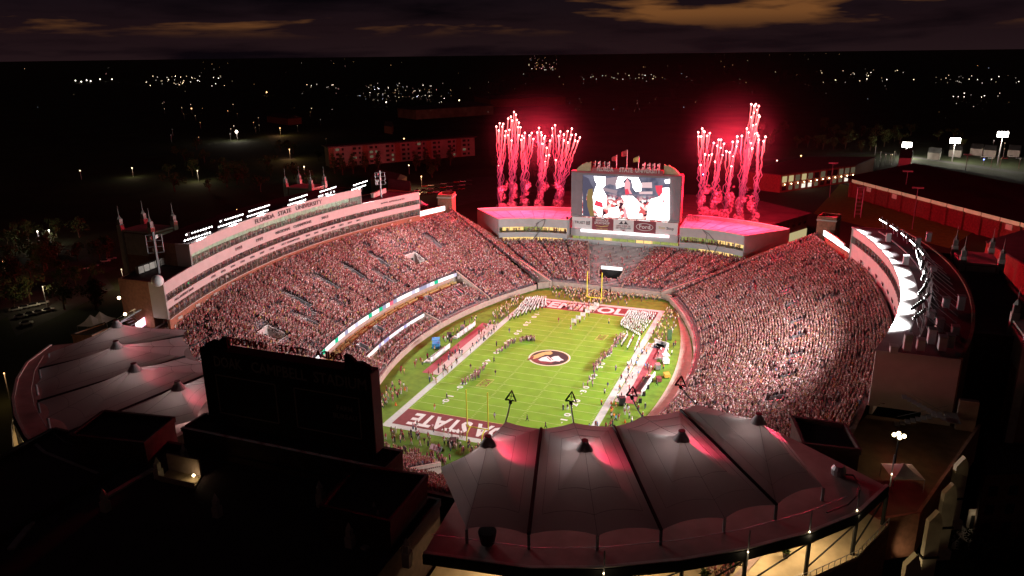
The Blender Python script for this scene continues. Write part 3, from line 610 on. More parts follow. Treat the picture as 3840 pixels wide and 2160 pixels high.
# access stair at the near end
st = thing('access_stair', 'outside metal stair against the brick near end of the left press box', 'stair', at=(-86, -71, 20))
for k in range(8): MB().box((-84-k*.9, -71.5, 22+k*.55), (.9, 2, .1)).build('step', STEEL, st)
for k in range(8): MB().box((-91+k*.9, -73.6, 26.6+k*.5), (.9, 2, .1)).build('step', STEEL, st)
MB().box((-91.8, -72.5, 26.4), (2.4, 4.4, .15)).build('landing', STEEL, st); MB().wall([(-84, -70.4), (-91, -70.4)], [23, 27.3], [23.12, 27.42], .1).wall([(-84, -74.7), (-92, -74.7)], [31, 27], [31.12, 27.12], .1).build('rail', STEEL, st)
for k, (u, v) in enumerate(((446, 1117), (469, 1178))):
    p = atX(u, v, -86); t_ = tag(MB().ball(p, .38, 8, 5).build('wall_lamp', emat('lamp_warm', (1, .74, .42), 14, False)), ('upper' if k == 0 else 'lower')+' warm lamp on the near brick end of the left press box', 'lamp'); lamp('wall_lamp_light', 'POINT', tuple(p+(0, -.8, 0)), 260, (1, .7, .35), t_)
# east press box
pe = thing('press_box', 'curved press box with a glaring white roof edge above the right grandstand', 'press box', at=(98, 0, 20)); EB = 94.2
band(pe, 1, -57.5, 56, 22.5, 28.2, PANEL, EB, 'lower_wall'); band(pe, 1, -57.5, 56, 28.2, 30.6, PANEL, EB); band(pe, 1, -57.5, 56, 33.0, 35.9, PANEL, EB)
glazing(pe, 1, -57.5, 56, 30.6, 33.0, 3.2, 'dim', .5, EB, ppl=1, mull=MXD)
for i in range(13): p = arc(1, -50+i*8, -.05, EB); MB().box((p[0], p[1], 27.2), (.2, 3.4, .7)).build('slot_window', DARK, pe)
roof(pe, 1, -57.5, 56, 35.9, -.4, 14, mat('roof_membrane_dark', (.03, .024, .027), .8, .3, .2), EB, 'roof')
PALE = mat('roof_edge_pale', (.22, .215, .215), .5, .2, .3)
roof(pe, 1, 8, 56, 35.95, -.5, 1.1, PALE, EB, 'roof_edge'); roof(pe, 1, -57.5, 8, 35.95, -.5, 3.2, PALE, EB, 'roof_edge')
for y in (-57.5, 56): MB().wall([arc(1, y, -.3, EB), arc(1, y, 9, EB)], 24.4, 35.9, .5).build('end_wall', PANEL, pe); MB().wall([arc(1, y, 9, EB), arc(1, y, 14, EB)], 8, 35.9, .5).build('end_wall', PANEL if y < 0 else BRICK, pe)
MB().wall(arcp(1, -57.5, 56, 14, 50, EB), 0, 36.3, .6).build('rear_wall', BRICKD, pe)
MB().wall(arcp(1, -50, 50, 5.4, 40, EB), 36, 36.25, .25).build('cable_tray', STEEL, pe)
MB().wall([arc(1, 57.5+20*t, 1, EB) for t in np.linspace(0, 1, 6)], 22, 26.2, .5).build('brick_base', BRICK, pe)
crowd('crowd', 'spectators behind the glass of the press boxes', BOXP, 'mixed', .05)
# ================================================================ floodlights
LM = MB().tube([(0, 0, -.10), (0, 0, .0)], [.20, .24], 10).mesh('floodlight_lamp', emat('floodlight_glass', (1, .98, .96), 12, False)); LBK = MB().tube([(0, 0, .02), (0, 0, .25), (0, 0, .7)], [.34, .32, .14], 10).mesh('lamp_housing', DARK)
def bank(p, aim, lab, grp, power, cols, rows_, par_y, sz=2.25, glow=True):
    p = np.array(p, float); d = np.array(aim, float)-p; d /= np.linalg.norm(d); r_ = np.cross(d, (0, 0, 1)); r_ /= np.linalg.norm(r_); u_ = np.cross(r_, d)
    base = p-(0, 0, 2.2); t_ = thing('floodlight_bank', lab, 'floodlight', grp, at=tuple(base))
    W_ = (cols-1)*1.15; fr = MB()
    for k in range(rows_): fr.tube([p+r_*(-W_/2-.3)+u_*(k*1.9)-d*.45, p+r_*(W_/2+.3)+u_*(k*1.9)-d*.45], .1)
    for e in (-.35, .35): fr.tube([p+r_*W_*e-d*.5+u_*rows_, np.array((*(p+r_*W_*e*.8-d*.9)[:2], base[2]))], .1); fr.tube([p+r_*W_*e-d*.5+u_*rows_, np.array((*(p+r_*W_*e-d*3)[:2], base[2]))], .08)
    fr.build('frame', STEEL, t_)
    R4 = Matrix(((r_[0], u_[0], -d[0], 0), (r_[1], u_[1], -d[1], 0), (r_[2], u_[2], -d[2], 0), (0, 0, 0, 1)))
    for k in range(rows_):
        for i in range(cols):
            if rng.random() < .07: continue
            q = p+r_*(i*1.15-W_/2)+u_*(k*1.9)
            hs = link('housing', LBK, t_, q); hs.rotation_euler = R4.to_euler(); link('lamp', LM, hs, raw=True)
    lamp('flood_spot', 'SPOT', tuple(p+d*.9+(0, 0, .6)), power, (1, .955, .945), t_, aim=aim, size=sz, blend=.95, radius=.8)
wcx = [740, 862, 966, 1113, 1224, 1345]; wcy = [880, 831, 794, 753, 722, 698]
for i, (u, v) in enumerate(zip(wcx, wcy)):
    xx = -95.0
    for _ in range(4): p = atX(u, v, xx); xx = arc(-1, p[1], 1.6, WB)[0]
    bank((p[0], p[1], p[2]-.5), (-2, p[1]*1.0+5, 0), 'lit floodlight bank on the left press box roof, %s from the near end' % ('first', 'second', 'third', 'fourth', 'fifth', 'sixth')[i], 'floodlights on the left roof', FLOOD_W, 10, 2, 0)
for i, y in enumerate((50, 41, 32, 22.5, 12.5, 2, -9, -19, -31, -43)):
    p = arc(1, y, 6.2 if y > 5 else 4.2, EB); 
    bank((p[0], p[1], 39.4), (-48, y*.25, 10) if y > 5 else (2, y*.3+8, 0), 'floodlight bank on the right press box roof, %s from the far end' % ('first', 'second', 'third', 'fourth', 'fifth', 'sixth', 'seventh', 'eighth', 'ninth', 'tenth')[i], 'floodlights on the right roof', FLOOD_E, 6 if y > 5 else 7, 1 if y > 5 else 2, 0, 1.55 if y > 5 else 2.05)
# ================================================================ corner boards and brick stair towers
for s in (-1, 1):
    P = [(s*(84.2-.0), 69.5), (s*81.8, 79), (s*78.2, 90)]; lr = 'left' if s < 0 else 'right'
    w = thing('led_board', 'bright white strip display beside the %s press box at the far corner' % lr, 'display', at=(s*81, 80, 22)); MB().wall(P, 24.9, 26.8, .3).build('screen', LEDW, w); MB().wall([(p[0]+s*.5, p[1]+.2) for p in P], 22, 27.0, .4).build('backing', BRICK, w)
    if s > 0:
        P2 = [arc(1, 69.5-14*t, -.6, 96.6) for t in np.linspace(0, 1, 5)]; MB().wall(P2, 25.0, 26.9, .25).build('screen', LEDW, w)
    t_ = thing('stair_tower', 'brick stair tower at the far %s corner of the stands' % lr, 'tower', at=(s*79.5, 95, 0)); 
    MB().prism([(s*75.5, 92), (s*82, 91), (s*84, 99), (s*77.5, 100)], 0, 30).build('wall', BRICK, t_); MB().prism([(s*75.2, 91.7), (s*82.3, 90.7), (s*84.3, 99.3), (s*77.2, 100.3)], 30, 30.5).build('coping', STONE, t_)
    MB().wall([(s*75.6, 92.2), (s*82, 91.2), (s*83.8, 99), (s*77.5, 99.8), (s*75.6, 92.2)], 30.5, 31.6, .3).build('parapet', BRICK, t_)
p = atY(3128, 847, 93); t_ = tag(MB().ball(p, .4).build('wall_lamp', emat('lamp_warm', (1, .74, .42), 14, False)), 'warm lamp beside the far right brick stair tower', 'lamp'); lamp('wall_lamp_light', 'POINT', tuple(p+(0, -1.2, 0)), 300, (1, .65, .3), t_)
nl = thing('led_board', 'pink and white strip display at the near end of the left stand', 'display', at=(-80, -84, 22)); a, b = atZ(512, 1228, 25.5), atZ(550, 1200, 25.5); MB().wall([a[:2], b[:2]], 24.6, 26.6, .3).build('screen', LEDW, nl)
# ================================================================ far end-zone wings
def wing(s, fl, fr_, bl, br, lab, warm):
    """plan corners front/back left/right; the front is a shallow concave curve"""
    w = thing('end_zone_suite', lab, 'building', at=tuple(((np.array(fl)+np.array(fr_))/2))+(8,))
    fl, fr_, bl, br = map(np.array, (fl, fr_, bl, br))
    F = lambda t: fl+(fr_-fl)*t+np.array((0, 2.6))*4*t*(1-t)+(np.array((0, 0)))
    B = lambda t: bl+(br-bl)*t+np.array((0, 4.0))*4*t*(1-t)
    T = np.linspace(0, 1, 17); FP = [F(t) for t in T]; BP = [B(t) for t in T]
    MB().wall(FP, 9.2, 11.6, .5).build('wall_band', WING, w); MB().wall(FP, 14.0, 16.2, .5).build('wall_band', WING, w); MB().wall(FP, 18.6, 22.4, .5).build('wall_band', WING, w)
    MB().prism(FP+BP[::-1], 21.3, 21.6).build('roof', ROOFW, w); MB().wall(BP, 9, 23.0, .5).build('rear_wall', WING, w); MB().wall(BP, 23.0, 23.15, .8).build('coping', WHITEP, w); MB().wall(FP, 22.4, 22.5, .7).build('coping', WING, w)
    for e in (0, 1): MB().wall([F(e), B(e)], 15.5, [22.4, 23.0], .5).build('side_wall', WING, w); MB().wall([F(e)+(B(e)-F(e))*.0, F(e)+(B(e)-F(e))*.9], 5, 15.5, .4).build('side_wall', WALLT, w)
    for z in (9.0, 13.9, 18.5): MB().prism([F(t)+(0, .4) for t in T]+[F(t)+(0, 5) for t in T[::-1]], z, z+.12).build('floor', CONCD, w)
    for k in range(1, 8): a, b = F(k/8), B(k/8); MB().wall([a+(b-a)*.03, a+(b-a)*.97], 21.6, 21.68, .18).build('roof_seam', STEEL, w)
    n = 7; pts = []
    for lev, (z0, z1) in enumerate(((11.6, 14.0), (16.2, 18.6))):
        for i in range(n):
            a, b = F((i+.04)/n), F((i+.96)/n); c = (a+b)/2; d = b-a; an = math.atan2(d[1], d[0]); L = np.linalg.norm(d)
            link('window_pane', PX, w, (c[0], c[1]+.05, (z0+z1)/2), an, (L, 1, z1-z0)); link('mullion', MXD, w, (*(F(i/n)), (z0+z1)/2), an, (2, 1.5, z1-z0))
            k = 'warm' if (warm[lev] >> i) & 1 else 'green'; bw = c+np.array((0, 4.2)); MB().box((bw[0], bw[1], (z0+z1)/2), (L+.4, .2, z1-z0), an).build('glowing_room_wall', mat('suite_'+k, (.5, .36, .16) if k == 'warm' else (.28, .30, .10), .8, .5, 1.2, emit=(1, .62, .22) if k == 'warm' else (.55, .6, .16), es=1.5 if k == 'warm' else .6), w)  # room walls given their own glow to make the windows look lit
            for q in range(6): x = F((i+rng.uniform(.1, .9))/n); pts.append((x[0], x[1]+rng.uniform(.6, 2.2), z0, PI))
    l_ = MB()   # thin arrowhead outline drawn across the fascia
    return w, F, pts
wl_, FL, p1 = wing(-1, (-53.0, 91.5), (-24.0, 98.5), (-69.5, 106.5), (-24.0, 121), 'left grey suite building with a red-lit flat roof at the far end', (0b1111111, 0b1110011))
wr_, FR, p2 = wing(1, (24.2, 98.5), (50.0, 91.5), (24.0, 121), (66.0, 106), 'right grey suite building with a red-lit flat roof at the far end', (0b0111100, 0b1110000))
crowd('crowd', 'guests behind the windows of the far suite buildings', p1+p2, 'mixed', .05)
def outline(par, F, pts, m, r=.16):
    b = MB(); 
    for ln in pts: b.tube([(*(F(t)+(0, -.34)), z) for t, z in ln], r, 5)
    return b.build('arrowhead_outline', m, par)
MG = mat('arrowhead_grey', (.16, .15, .15), .6, 0)
outline(wl_, FL, [[(.30, 9.8), (.36, 10.4), (.45, 11.3), (.57, 16.6), (.52, 20.0), (.66, 22.3)], [(.47, 11.4), (.46, 12.5), (.58, 17.0), (.64, 19.8), (.66, 22.3)], [(.30, 10.9), (.40, 11.4), (.47, 11.4)], [(.38, 16.4), (.47, 17.5), (.57, 20.8), (.655, 22.2)]], MG)
outline(wr_, FR, [[(.34, 22.2), (.42, 20.2), (.40, 17.2), (.52, 11.8), (.62, 10.4), (.70, 9.8)], [(.34, 22.2), (.45, 20.6), (.56, 17.6), (.60, 16.3), (.53, 12.4), (.54, 11.2)], [(.54, 11.3), (.62, 11.2), (.70, 10.7)]], MG)
# rooftop machines where the fireworks are fired from
for i, (u, v) in enumerate(((2140, 822), (2128, 822))): p = atZ(u, v, 21.6); tag(MB().box((p[0], p[1], 22.1), (.9, .7, 1)).build('firing_case', DARK), 'black firing case on the left suite roof, %s one' % ('right', 'left')[i], 'case')
hv = thing('roof_machine', 'cluster of machines on the near left corner of the right suite roof', 'machine', at=tuple(atZ(2597, 828, 21.6)))
p = atZ(2597, 828, 21.6)
for k in range(5): MB().box(p+(k*1.1-2.2, rng.uniform(-.5, .5), 1.2), (.8, .8, rng.uniform(1.5, 2.8))).build('unit', STEEL, hv)
# ================================================================ video board
YB = 101.0
vb = thing('video_board', 'giant video board with a blown-out bright picture above the far stand', 'scoreboard', at=(0, YB, 13))
MB().box((0, YB+2.2, 33), (46.4, 4, 19)).build('cabinet', mat('board_grey', (.20, .17, .19), .6, .08, .5), vb)
MB().box((0, YB+2.6, 42.8), (46.8, 4.4, .7)).build('top_rail', mat('board_trim', (.30, .08, .09), .6, .1, 1), vb); MB().box((23.35, YB+2.2, 33), (.5, 4.4, 19)).build('side_trim', MATS['board_trim'], vb)
SCM = bpy.data.materials.new('screen_picture'); SCM.use_nodes = True; t = SCM.node_tree; t.nodes.clear()
co = N(t, 'ShaderNodeTexCoord'); v1_ = N(t, 'ShaderNodeTexVoronoi'); v1_.inputs['Scale'].default_value = .9; t.links.new(co.outputs['Object'], v1_.inputs['Vector']); n1 = N(t, 'ShaderNodeTexNoise'); n1.inputs['Scale'].default_value = .35; n1.inputs['Detail'].default_value = 4; t.links.new(co.outputs['Object'], n1.inputs['Vector'])
spz = N(t, 'ShaderNodeSeparateXYZ'); t.links.new(co.outputs['Object'], spz.inputs[0])
low = math_node(t, 'MULTIPLY', math_node(t, 'SUBTRACT', 34.5, spz.outputs[2]), .25, True)
crd = ramp(t, v1_.outputs['Color'], [(0, (.05, .01, .02)), (.3, (.55, .10, .10)), (.55, (1, .55, .5)), (.75, (1, .95, .92))], 'CONSTANT')
top = ramp(t, n1.outputs[0], [(.3, (.05, .05, .08)), (.7, (.16, .15, .2))])
em = N(t, 'ShaderNodeEmission'); t.links.new(mixc(t, low, top, crd), em.inputs[0]); em.inputs[1].default_value = 1.6; oo = N(t, 'ShaderNodeOutputMaterial'); t.links.new(em.outputs[0], oo.inputs[0])
scr = MB().box((.2, YB+.12, 32.6), (36.6, .2, 18.2)).build('screen', SCM, vb)
SW = emat('screen_white', (1, .93, .90), 5.0); SP_ = emat('screen_pink', (.85, .35, .38), 1.4, False); SB = emat('screen_brown', (.30, .20, .08), .9, False); SO = emat('screen_orange', (1, .50, .16), 2.6, False); SD = emat('screen_dark', (.10, .015, .02), .6, False); SR = emat('screen_red', (.75, .06, .10), 1.3, False)
_k = [0]
def spic(pts, m):                                   # figures of the live picture, in zoom pixels of the screen
    P = [atY(2100+q[0]/4.39, 600+q[1]/4.39, YB) for q in pts]; _k[0] += 1
    b = MB(); yy = YB-.02-.03*_k[0]; b.add([(p[0], yy, p[2]) for p in P], [tuple(range(len(P)))]); b.build('screen_figure', m, scr)
spic([(375, 260), (470, 300), (500, 380), (560, 470), (450, 500), (430, 640), (470, 800), (560, 900), (555, 940), (378, 920)], emat('screen_slate', (.10, .09, .14), 1, False))
spic([(470, 480), (540, 470), (545, 640), (545, 780), (565, 920), (500, 930), (450, 760), (440, 600)], SB)
spic([(560, 265), (750, 275), (745, 420), (700, 470), (770, 600), (770, 760), (710, 790), (690, 935), (640, 930), (600, 850), (560, 780), (540, 600), (580, 460), (610, 400), (575, 340)], SW)
spic([(590, 660), (700, 700), (715, 790), (560, 745)], SR)
spic([(760, 300), (960, 270), (955, 430), (820, 395), (760, 420)], emat('screen_mauve', (.42, .30, .34), 1.0, False))
spic([(700, 450), (950, 500), (930, 560), (740, 510)], MATS['screen_mauve'])
spic([(1340, 370), (1515, 365), (1520, 460), (1345, 455)], emat('screen_rose', (.9, .6, .62), 1.0, False)); spic([(1300, 520), (1525, 515), (1525, 560), (1310, 560)], MATS['screen_rose'])
spic([(960, 275), (1290, 285), (1350, 420), (1340, 510), (1250, 520), (1200, 450), (1180, 330), (1110, 285), (1040, 350), (1080, 420), (930, 470), (925, 380)], SW)
spic([(1060, 400), (1110, 300), (1160, 380), (1150, 480), (1190, 560), (1090, 540), (1070, 470)], SP_); spic([(1070, 480), (1120, 470), (1150, 560), (1080, 570)], SR)
spic([(1010, 590), (1200, 590), (1280, 660), (1320, 760), (1290, 900), (1310, 965), (1130, 960), (1080, 800), (1060, 680)], SW); spic([(1060, 780), (1090, 800), (1110, 900), (1100, 950), (1060, 950), (1050, 860)], SP_)
spic([(1570, 420), (1690, 415), (1690, 540), (1640, 610), (1590, 520)], SR); spic([(1690, 460), (1800, 450), (1800, 970), (1790, 1000), (1430, 970), (1450, 760), (1500, 640), (1640, 600), (1690, 540)], SW); spic([(1720, 330), (1810, 310), (1810, 380), (1740, 385)], SW); spic([(1690, 655), (1735, 650), (1730, 700), (1690, 700)], SP_)
spic([(800, 800), (960, 760), (1000, 880), (960, 945), (800, 930)], SW); spic([(730, 900), (800, 880), (790, 935), (725, 935)], SW)
# advertising panels
AW_ = mat('ad_white', (.62, .60, .60), .6, .03, 1); AG = mat('ad_garnet', (.20, .05, .065), .6, .05, 1); AT = mat('ad_black', (.05, .05, .06), .6, 0); ATW = mat('ad_offwhite', (.68, .64, .63), .6, 0); AGO = mat('ad_gold', (.55, .42, .16), .6, 0)
xs_ = [-22.6, -13.6, -4.3, 4.5, 13.7, 22.9]
for i in range(5):
    c = (xs_[i]+xs_[i+1])/2; pn = MB().box((c, YB-.1, 21.0), (xs_[i+1]-xs_[i]-.15, .3, 5.0)).build('ad_panel', AW_ if i % 2 == 0 else AG, vb)
    X_, U_ = (1, 0, 0), (0, 0, 1)
    T_ = lambda s_, size, m, dx, z, wd: text('ad_lettering', s_, size, m, pn, (c+dx, YB-.3, z), X_, U_, .05, wd)
    if i == 0:
        T_('TRUIST', 1.6, AT, -.9, 21.1, 4.8)
        b = MB()
        for a, z, w_, h in ((2.75, 21.85, 1.6, .2), (2.75, 20.45, 1.6, .2), (2.05, 21.15, .2, 1.5), (3.45, 21.15, .2, 1.5), (2.45, 21.15, .18, .9), (3.05, 21.15, .18, .9), (2.75, 21.15, .9, .16)): b.box((c+a, YB-.3, z), (w_, .1, h))
        b.build('bank_mark', AT, pn)
    if i == 1: T_('SEMINOLE', 1.4, ATW, -.3, 22.6, 5.6); T_('SPORTSHOP', 1.4, ATW, -.3, 21.4, 6.6); T_('SHOPFSU.COM', .8, AGO, -.2, 18.95, 4.8); b = MB(); b.tube([(c-3, YB-.3, 20.2), (c-.5, YB-.3, 20.0), (c+2.6, YB-.3, 20.6)], .12).tube([(c-1, YB-.3, 19.8), (c+2.2, YB-.3, 20.2)], .1); b.build('spear_mark', AGO, pn)
    if i == 2:
        T_('DRIVE SOBER OR', 1.0, AG, 0, 20.8, 6); T_('GET PULLED OVER', 1.0, AT, 0, 19.9, 6.4); MB().prism([(0, 0)]*0 or [(c-2, YB-.35), (c+2, YB-.35), (c+2, YB-.25), (c-2, YB-.25)], 21.6, 21.9).build('hat_brim', AT, pn)
        b = MB(); b.add([(c-1.7, YB-.3, 21.9), (c+1.7, YB-.3, 21.9), (c+.9, YB-.3, 22.9), (c-.9, YB-.3, 22.9)], [(0, 1, 2, 3)]); b.build('hat', AT, pn); b = MB(); b.add([(c-.55, YB-.36, 22.9), (c-.55, YB-.36, 22.3), (c, YB-.36, 21.7), (c+.55, YB-.36, 22.3), (c+.55, YB-.36, 22.9)], [(0, 1, 2, 3, 4)]); b.build('badge', ATW, pn)
        b = MB(); b.add([(c-1.6, YB-.3, 19.3), (c, YB-.3, 18.6), (c+1.6, YB-.3, 19.3)], [(0, 1, 2)]); b.build('chevron', AG, pn)
    if i == 3:
        b = MB(); th = np.linspace(0, 2*PI, 33); b.tube([(c+3.5*math.cos(a), YB-.32, 21+1.5*math.sin(a)) for a in th], .14, 5, cap=False); b.build('oval', ATW, pn); T_('Ford', 2.4, ATW, 0, 21.0, 4.6)
    if i == 4: T_('Sun', 1.5, AGO, -2, 21.2, 2.6); T_('Stop', 1.6, AT, 1.4, 21.0, 3.0)
MB().box((0, YB-.1, 24.0), (46.2, .5, .3)).build('shelf', STEEL, vb)
MB().box((.5, YB-.5, 17.75), (38, .3, 1.15)).build('ribbon_board', led('far_ribbon', [(0, (1, .95, .95)), (.6, (1, .72, .76)), (.7, (1, .95, .95)), (.93, (.05, .62, .42)), (.96, (.75, .8, 1))], 2.4, 2.2, 4.1, None, 'X'), vb)
MB().box((0, YB+1.5, 16.7), (46.2, 3, 3.2)).build('lower_fascia', WING, vb)
for i in range(13):
    x = -21.2+i*3.53; k = 'suite_green' if i not in (4, 8, 9) else 'suite_warm'
    link('window_pane', PX, vb, (x, YB+.6, 14.2), 0, (3.3, 1, 1.9)); MB().box((x, YB+2.4, 14.2), (3.5, .2, 1.9)).build('glowing_room_wall', MATS[k], vb); link('mullion', MXD, vb, (x-1.76, YB+.6, 14.2), 0, (2, 1, 1.9))  # these walls share the added glow of the suite rooms
MB().box((0, YB+.5, 12.4), (46.2, .6, 1.8)).build('lower_wall', WING, vb)
MB().box((.5, YB+2, 43.9), (30, 2.6, 1.5)).build('crown_base', MATS['board_trim'], vb)
for s_, x, wd in (('FLORIDA', -9.1, 7.0), ('STATE', -.2, 5.6), ('UNIVERSITY', 8.9, 10.3)): text('lettering', s_, 2.6, mat('letter_silver', (.55, .52, .50), .5, .1, 1), vb, (x+.4, YB+.5, 44.3), (1, 0, 0), (0, 0, 1), .4, wd)
for s in (-1, 1):
    b = MB(); prof = [(15.4, 42.9), (22.2, 42.9), (21, 44.4), (19.2, 45.9), (18.2, 46.2), (17.4, 46.9), (16.4, 46.6), (15.4, 47.2)]
    b.add([(s*x+.3, YB+1.6, z) for x, z in prof]+[(s*x+.3, YB+2.4, z) for x, z in prof], [tuple(range(8))[::-1], tuple(range(8, 16))]+[(i, (i+1) % 8, 8+(i+1) % 8, 8+i) for i in range(8)]); b.build('crown_arrowhead', mat('crown_gold', (.42, .34, .20), .6, .15, 1), vb)
FM = [mat('flag_'+n, c, .8, .4, .8) for n, c in (('red', (.45, .05, .06)), ('white', (.65, .60, .60)), ('gold', (.55, .42, .15)))]
def flag(x, zt, size, m, lab, grp=None, y=YB+2.6, twin=False):
    t_ = thing('flagpole', lab, 'flag', grp, at=(x, y, 43)); MB().tube([(x, y, 43), (x, y, zt)], .13).build('pole', WHITEP, t_)
    for q in range(2 if twin else 1):
        b = MB(); n = 6; z0 = zt-.2-q*size*1.15
        for i in range(n+1):
            u = i/n; dx = -size*1.35*u*(1-.3*u); yy = y+.25*math.sin(u*7+x); b.v += [(x+dx, yy, z0-.35*size*u), (x+dx, yy+.1, z0-size*(.95-.25*u)-.35*size*u)]
        b.f = [(2*i, 2*i+1, 2*i+3, 2*i+2) for i in range(n)]; b.m = [0]*n; b.build('flag', m, t_, True)
flag(.1, 52.5, 2.6, FM[0], 'tallest flagpole at the middle of the video board crown'); flag(-4.3, 50.1, 2.3, FM[0], 'medium red flag just left of the tallest pole'); flag(5.0, 50.1, 2.4, FM[2], 'medium gold and red flag just right of the tallest pole')
for i in range(4): flag(-13.4+i*2.05, 47.4, 1.15, FM[i % 2], 'small doubled pennant on the left of the video board crown, %s from the left' % ('first', 'second', 'third', 'fourth')[i], 'pennants on the crown', twin=True); flag(7.6+i*2.05, 47.4, 1.2, FM[1], 'small doubled pennant on the right of the video board crown, %s from the right' % ('fourth', 'third', 'second', 'first')[i], 'pennants on the crown', twin=True)
# ================================================================ goal posts
for s, lab in ((1, 'yellow goal post at the far end zone'), (-1, 'yellow goal post at the near end zone')):
    t_ = thing('goal_post', lab, 'goal post', at=(0, s*57.3, 0)); y = s*55.0; yb = s*57.3
    for x in (-2.82, 2.82): MB().tube([(x, y, 3.05), (x, y, 13.0)], .15, 8).build('upright', YELLOW, t_)
    MB().tube([(-2.9, y, 3.05), (2.9, y, 3.05)], .16, 8).build('crossbar', YELLOW, t_); 
    for x in (-2.0, 2.0): MB().tube([(x, yb, 0), (x, yb, 1.6), (x, yb-s*.4, 2.4), (x, y+s*.5, 3.0), (x, y, 3.05)], .17, 8).build('gooseneck', YELLOW, t_)
# ================================================================ membrane tents on the near roof decks
TENT = mat('tent_membrane', (.50, .46, .46), .75, .08, .25, transl=.42); CAP = mat('tent_cap', (.50, .47, .47), .6, .1, 1); SEAM = mat('tent_seam', (.05, .035, .04), .7, 0)
R_in_mid = [(27.0, -103.8, 33.2), (37.6, -100.5, 33.2), (47.6, -94.5, 33.2), (55.4, -86.9, 33.2)]
R_in_seam = [(22.8, -119.6, 32.6), (33.3, -104.3, 33.2), (44.1, -99.6, 33.2), (53.3, -90.2, 33.2), (69.1, -92.0, 32.8)]
R_out_seam = [(32.3, -131.3, 32.0), (40.3, -129.7, 32.0), (56.0, -123.0, 32.0), (69.6, -112.1, 32.0), (75.6, -105.2, 32.0)]
R_out_mid = [None, (48.6, -126.9, 32.0), (63.4, -117.6, 32.0), None]
PEAK = [(29.2, -116.4, 36.6), (42.9, -112.9, 36.6), (55.6, -105.3, 36.6), (65.9, -95.8, 36.6)]
ORD = ('first', 'second', 'third', 'fourth')
def tent(i, s):
    mir = lambda p: np.array((s*p[0], p[1], p[2])); lr = 'right' if s > 0 else 'left'
    t_ = thing('membrane_tent', 'pale peaked fabric tent on the near %s roof deck, %s from the middle' % (lr, ORD[i]), 'tent', 'fabric tents on the near decks', at=tuple(mir((PEAK[i][0], PEAK[i][1], 30))))
    B = [R_in_seam[i], R_in_mid[i], R_in_seam[i+1], R_out_seam[i+1]]+([R_out_mid[i]] if R_out_mid[i] else [])+[R_out_seam[i]]
    B = [mir(p) for p in B]; pk = mir(PEAK[i]); n = len(B); E_ = []
    seams = {0: 2, }
    for k in range(n):
        a, b = B[k], B[(k+1) % n]; L = np.linalg.norm(b-a); c = pk.copy(); c[2] = 0
        straight = (k == 2) or (k == n-1)                     # edges shared with the neighbour tent
        for j in range(10):
            u = j/10; p = a+(b-a)*u; sag = 4*u*(1-u)
            inw = (pk-(a+b)/2); inw[2] = 0; inw /= np.linalg.norm(inw)
            E_.append(p+inw*sag*(0.0 if straight else .10*L)+np.array((0, 0, (-.0 if straight else .15)*sag)))
    M_ = len(E_); b = MB(); RN = 12; r0 = .06
    for j in range(RN+1):
        f = r0+(1-r0)*(j/RN)
        for e in E_:
            q = pk+(e-pk)*f; h = (1-f); q[2] = e[2]+(pk[2]-e[2])*(.78*h+.22*h**5); b.v.append(tuple(q))
    b.f = [(j*M_+k, j*M_+(k+1) % M_, (j+1)*M_+(k+1) % M_, (j+1)*M_+k) for j in range(RN) for k in range(M_)]; b.m = [0]*len(b.f)
    b.build('membrane', TENT, t_, True)
    def surf(k, f):
        e = E_[k % M_]; q = pk+(e-pk)*f; h = 1-f; q[2] = e[2]+(pk[2]-e[2])*(.78*h+.22*h**5)+.05; return q
    for k in range(0, M_, 5): 
        if k % 10 == 0 and k//10 in (1, 4): MB().tube([surf(k, f) for f in np.linspace(.08, 1, 8)], .02, 4).build('seam', SEAM, t_)
    for f in (.5, .78): MB().tube([surf(k, f) for k in range(M_+1)], .018, 4, cap=False).build('seam', SEAM, t_)
    if i < 3: MB().tube([surf(20+j, 1.0) if j < 0 else B[2]+(B[3]-B[2])*j/8+np.array((0, 0, .12)) for j in range(9)], .26, 6).build('edge_strip', SEAM, t_)
    MB().tube([pk+(0, 0, -.75), pk+(0, 0, -.15), pk+(0, 0, .35), pk+(0, 0, .7)], [1.25, .92, .56, .46], 16).build('cap', CAP, t_, False); MB().tube([pk+(0, 0, .7), pk+(0, 0, .8)], .52, 12).build('cap_top', mat('cap_garnet', (.22, .05, .06), .6, 0), t_)
    MB().tube([(pk[0], pk[1], 29.9), (pk[0], pk[1], pk[2])], .3, 8).build('mast', STEEL, t_)
    ul = MB().ball(pk-(0, 0, 3.4), .3).build('inner_lamp', emat('tent_lamp', (1, .80, .66), 5, False), t_); lamp('tent_light', 'POINT', tuple(pk-(0, 0, 4.6)), 780, (1, .76, .70), t_, radius=.6)
    dn = np.array((0.25, 1, 0)); dn /= np.linalg.norm(dn); sdv = np.array((dn[1], -dn[0], 0))
    for nm, cc_, sg, pw_ in (('white_uplight', (1, .95, .92), -1, 800 if s > 0 else 600), ('red_uplight', (1, .02, .10), 1, 2600 if s > 0 else 600)):
        q = pk-(0, 0, 4.6)+sdv*sg*.8; MB().box(q, (.3, .3, .25)).build('uplight', DARK, t_); lamp(nm, 'SPOT', tuple(q+(0, 0, .2)), pw_, cc_, t_, aim=tuple(q+dn*2.3+sdv*sg*1.3+np.array((0, 0, 2.2))), size=1.75, blend=.6, radius=.12)
    for q in (B[3], B[-1])+((B[4],) if R_out_mid[i] else ()):
        MB().tube([(q[0], q[1], 29.9), q], .22, 8).build('edge_post', STEEL, t_)
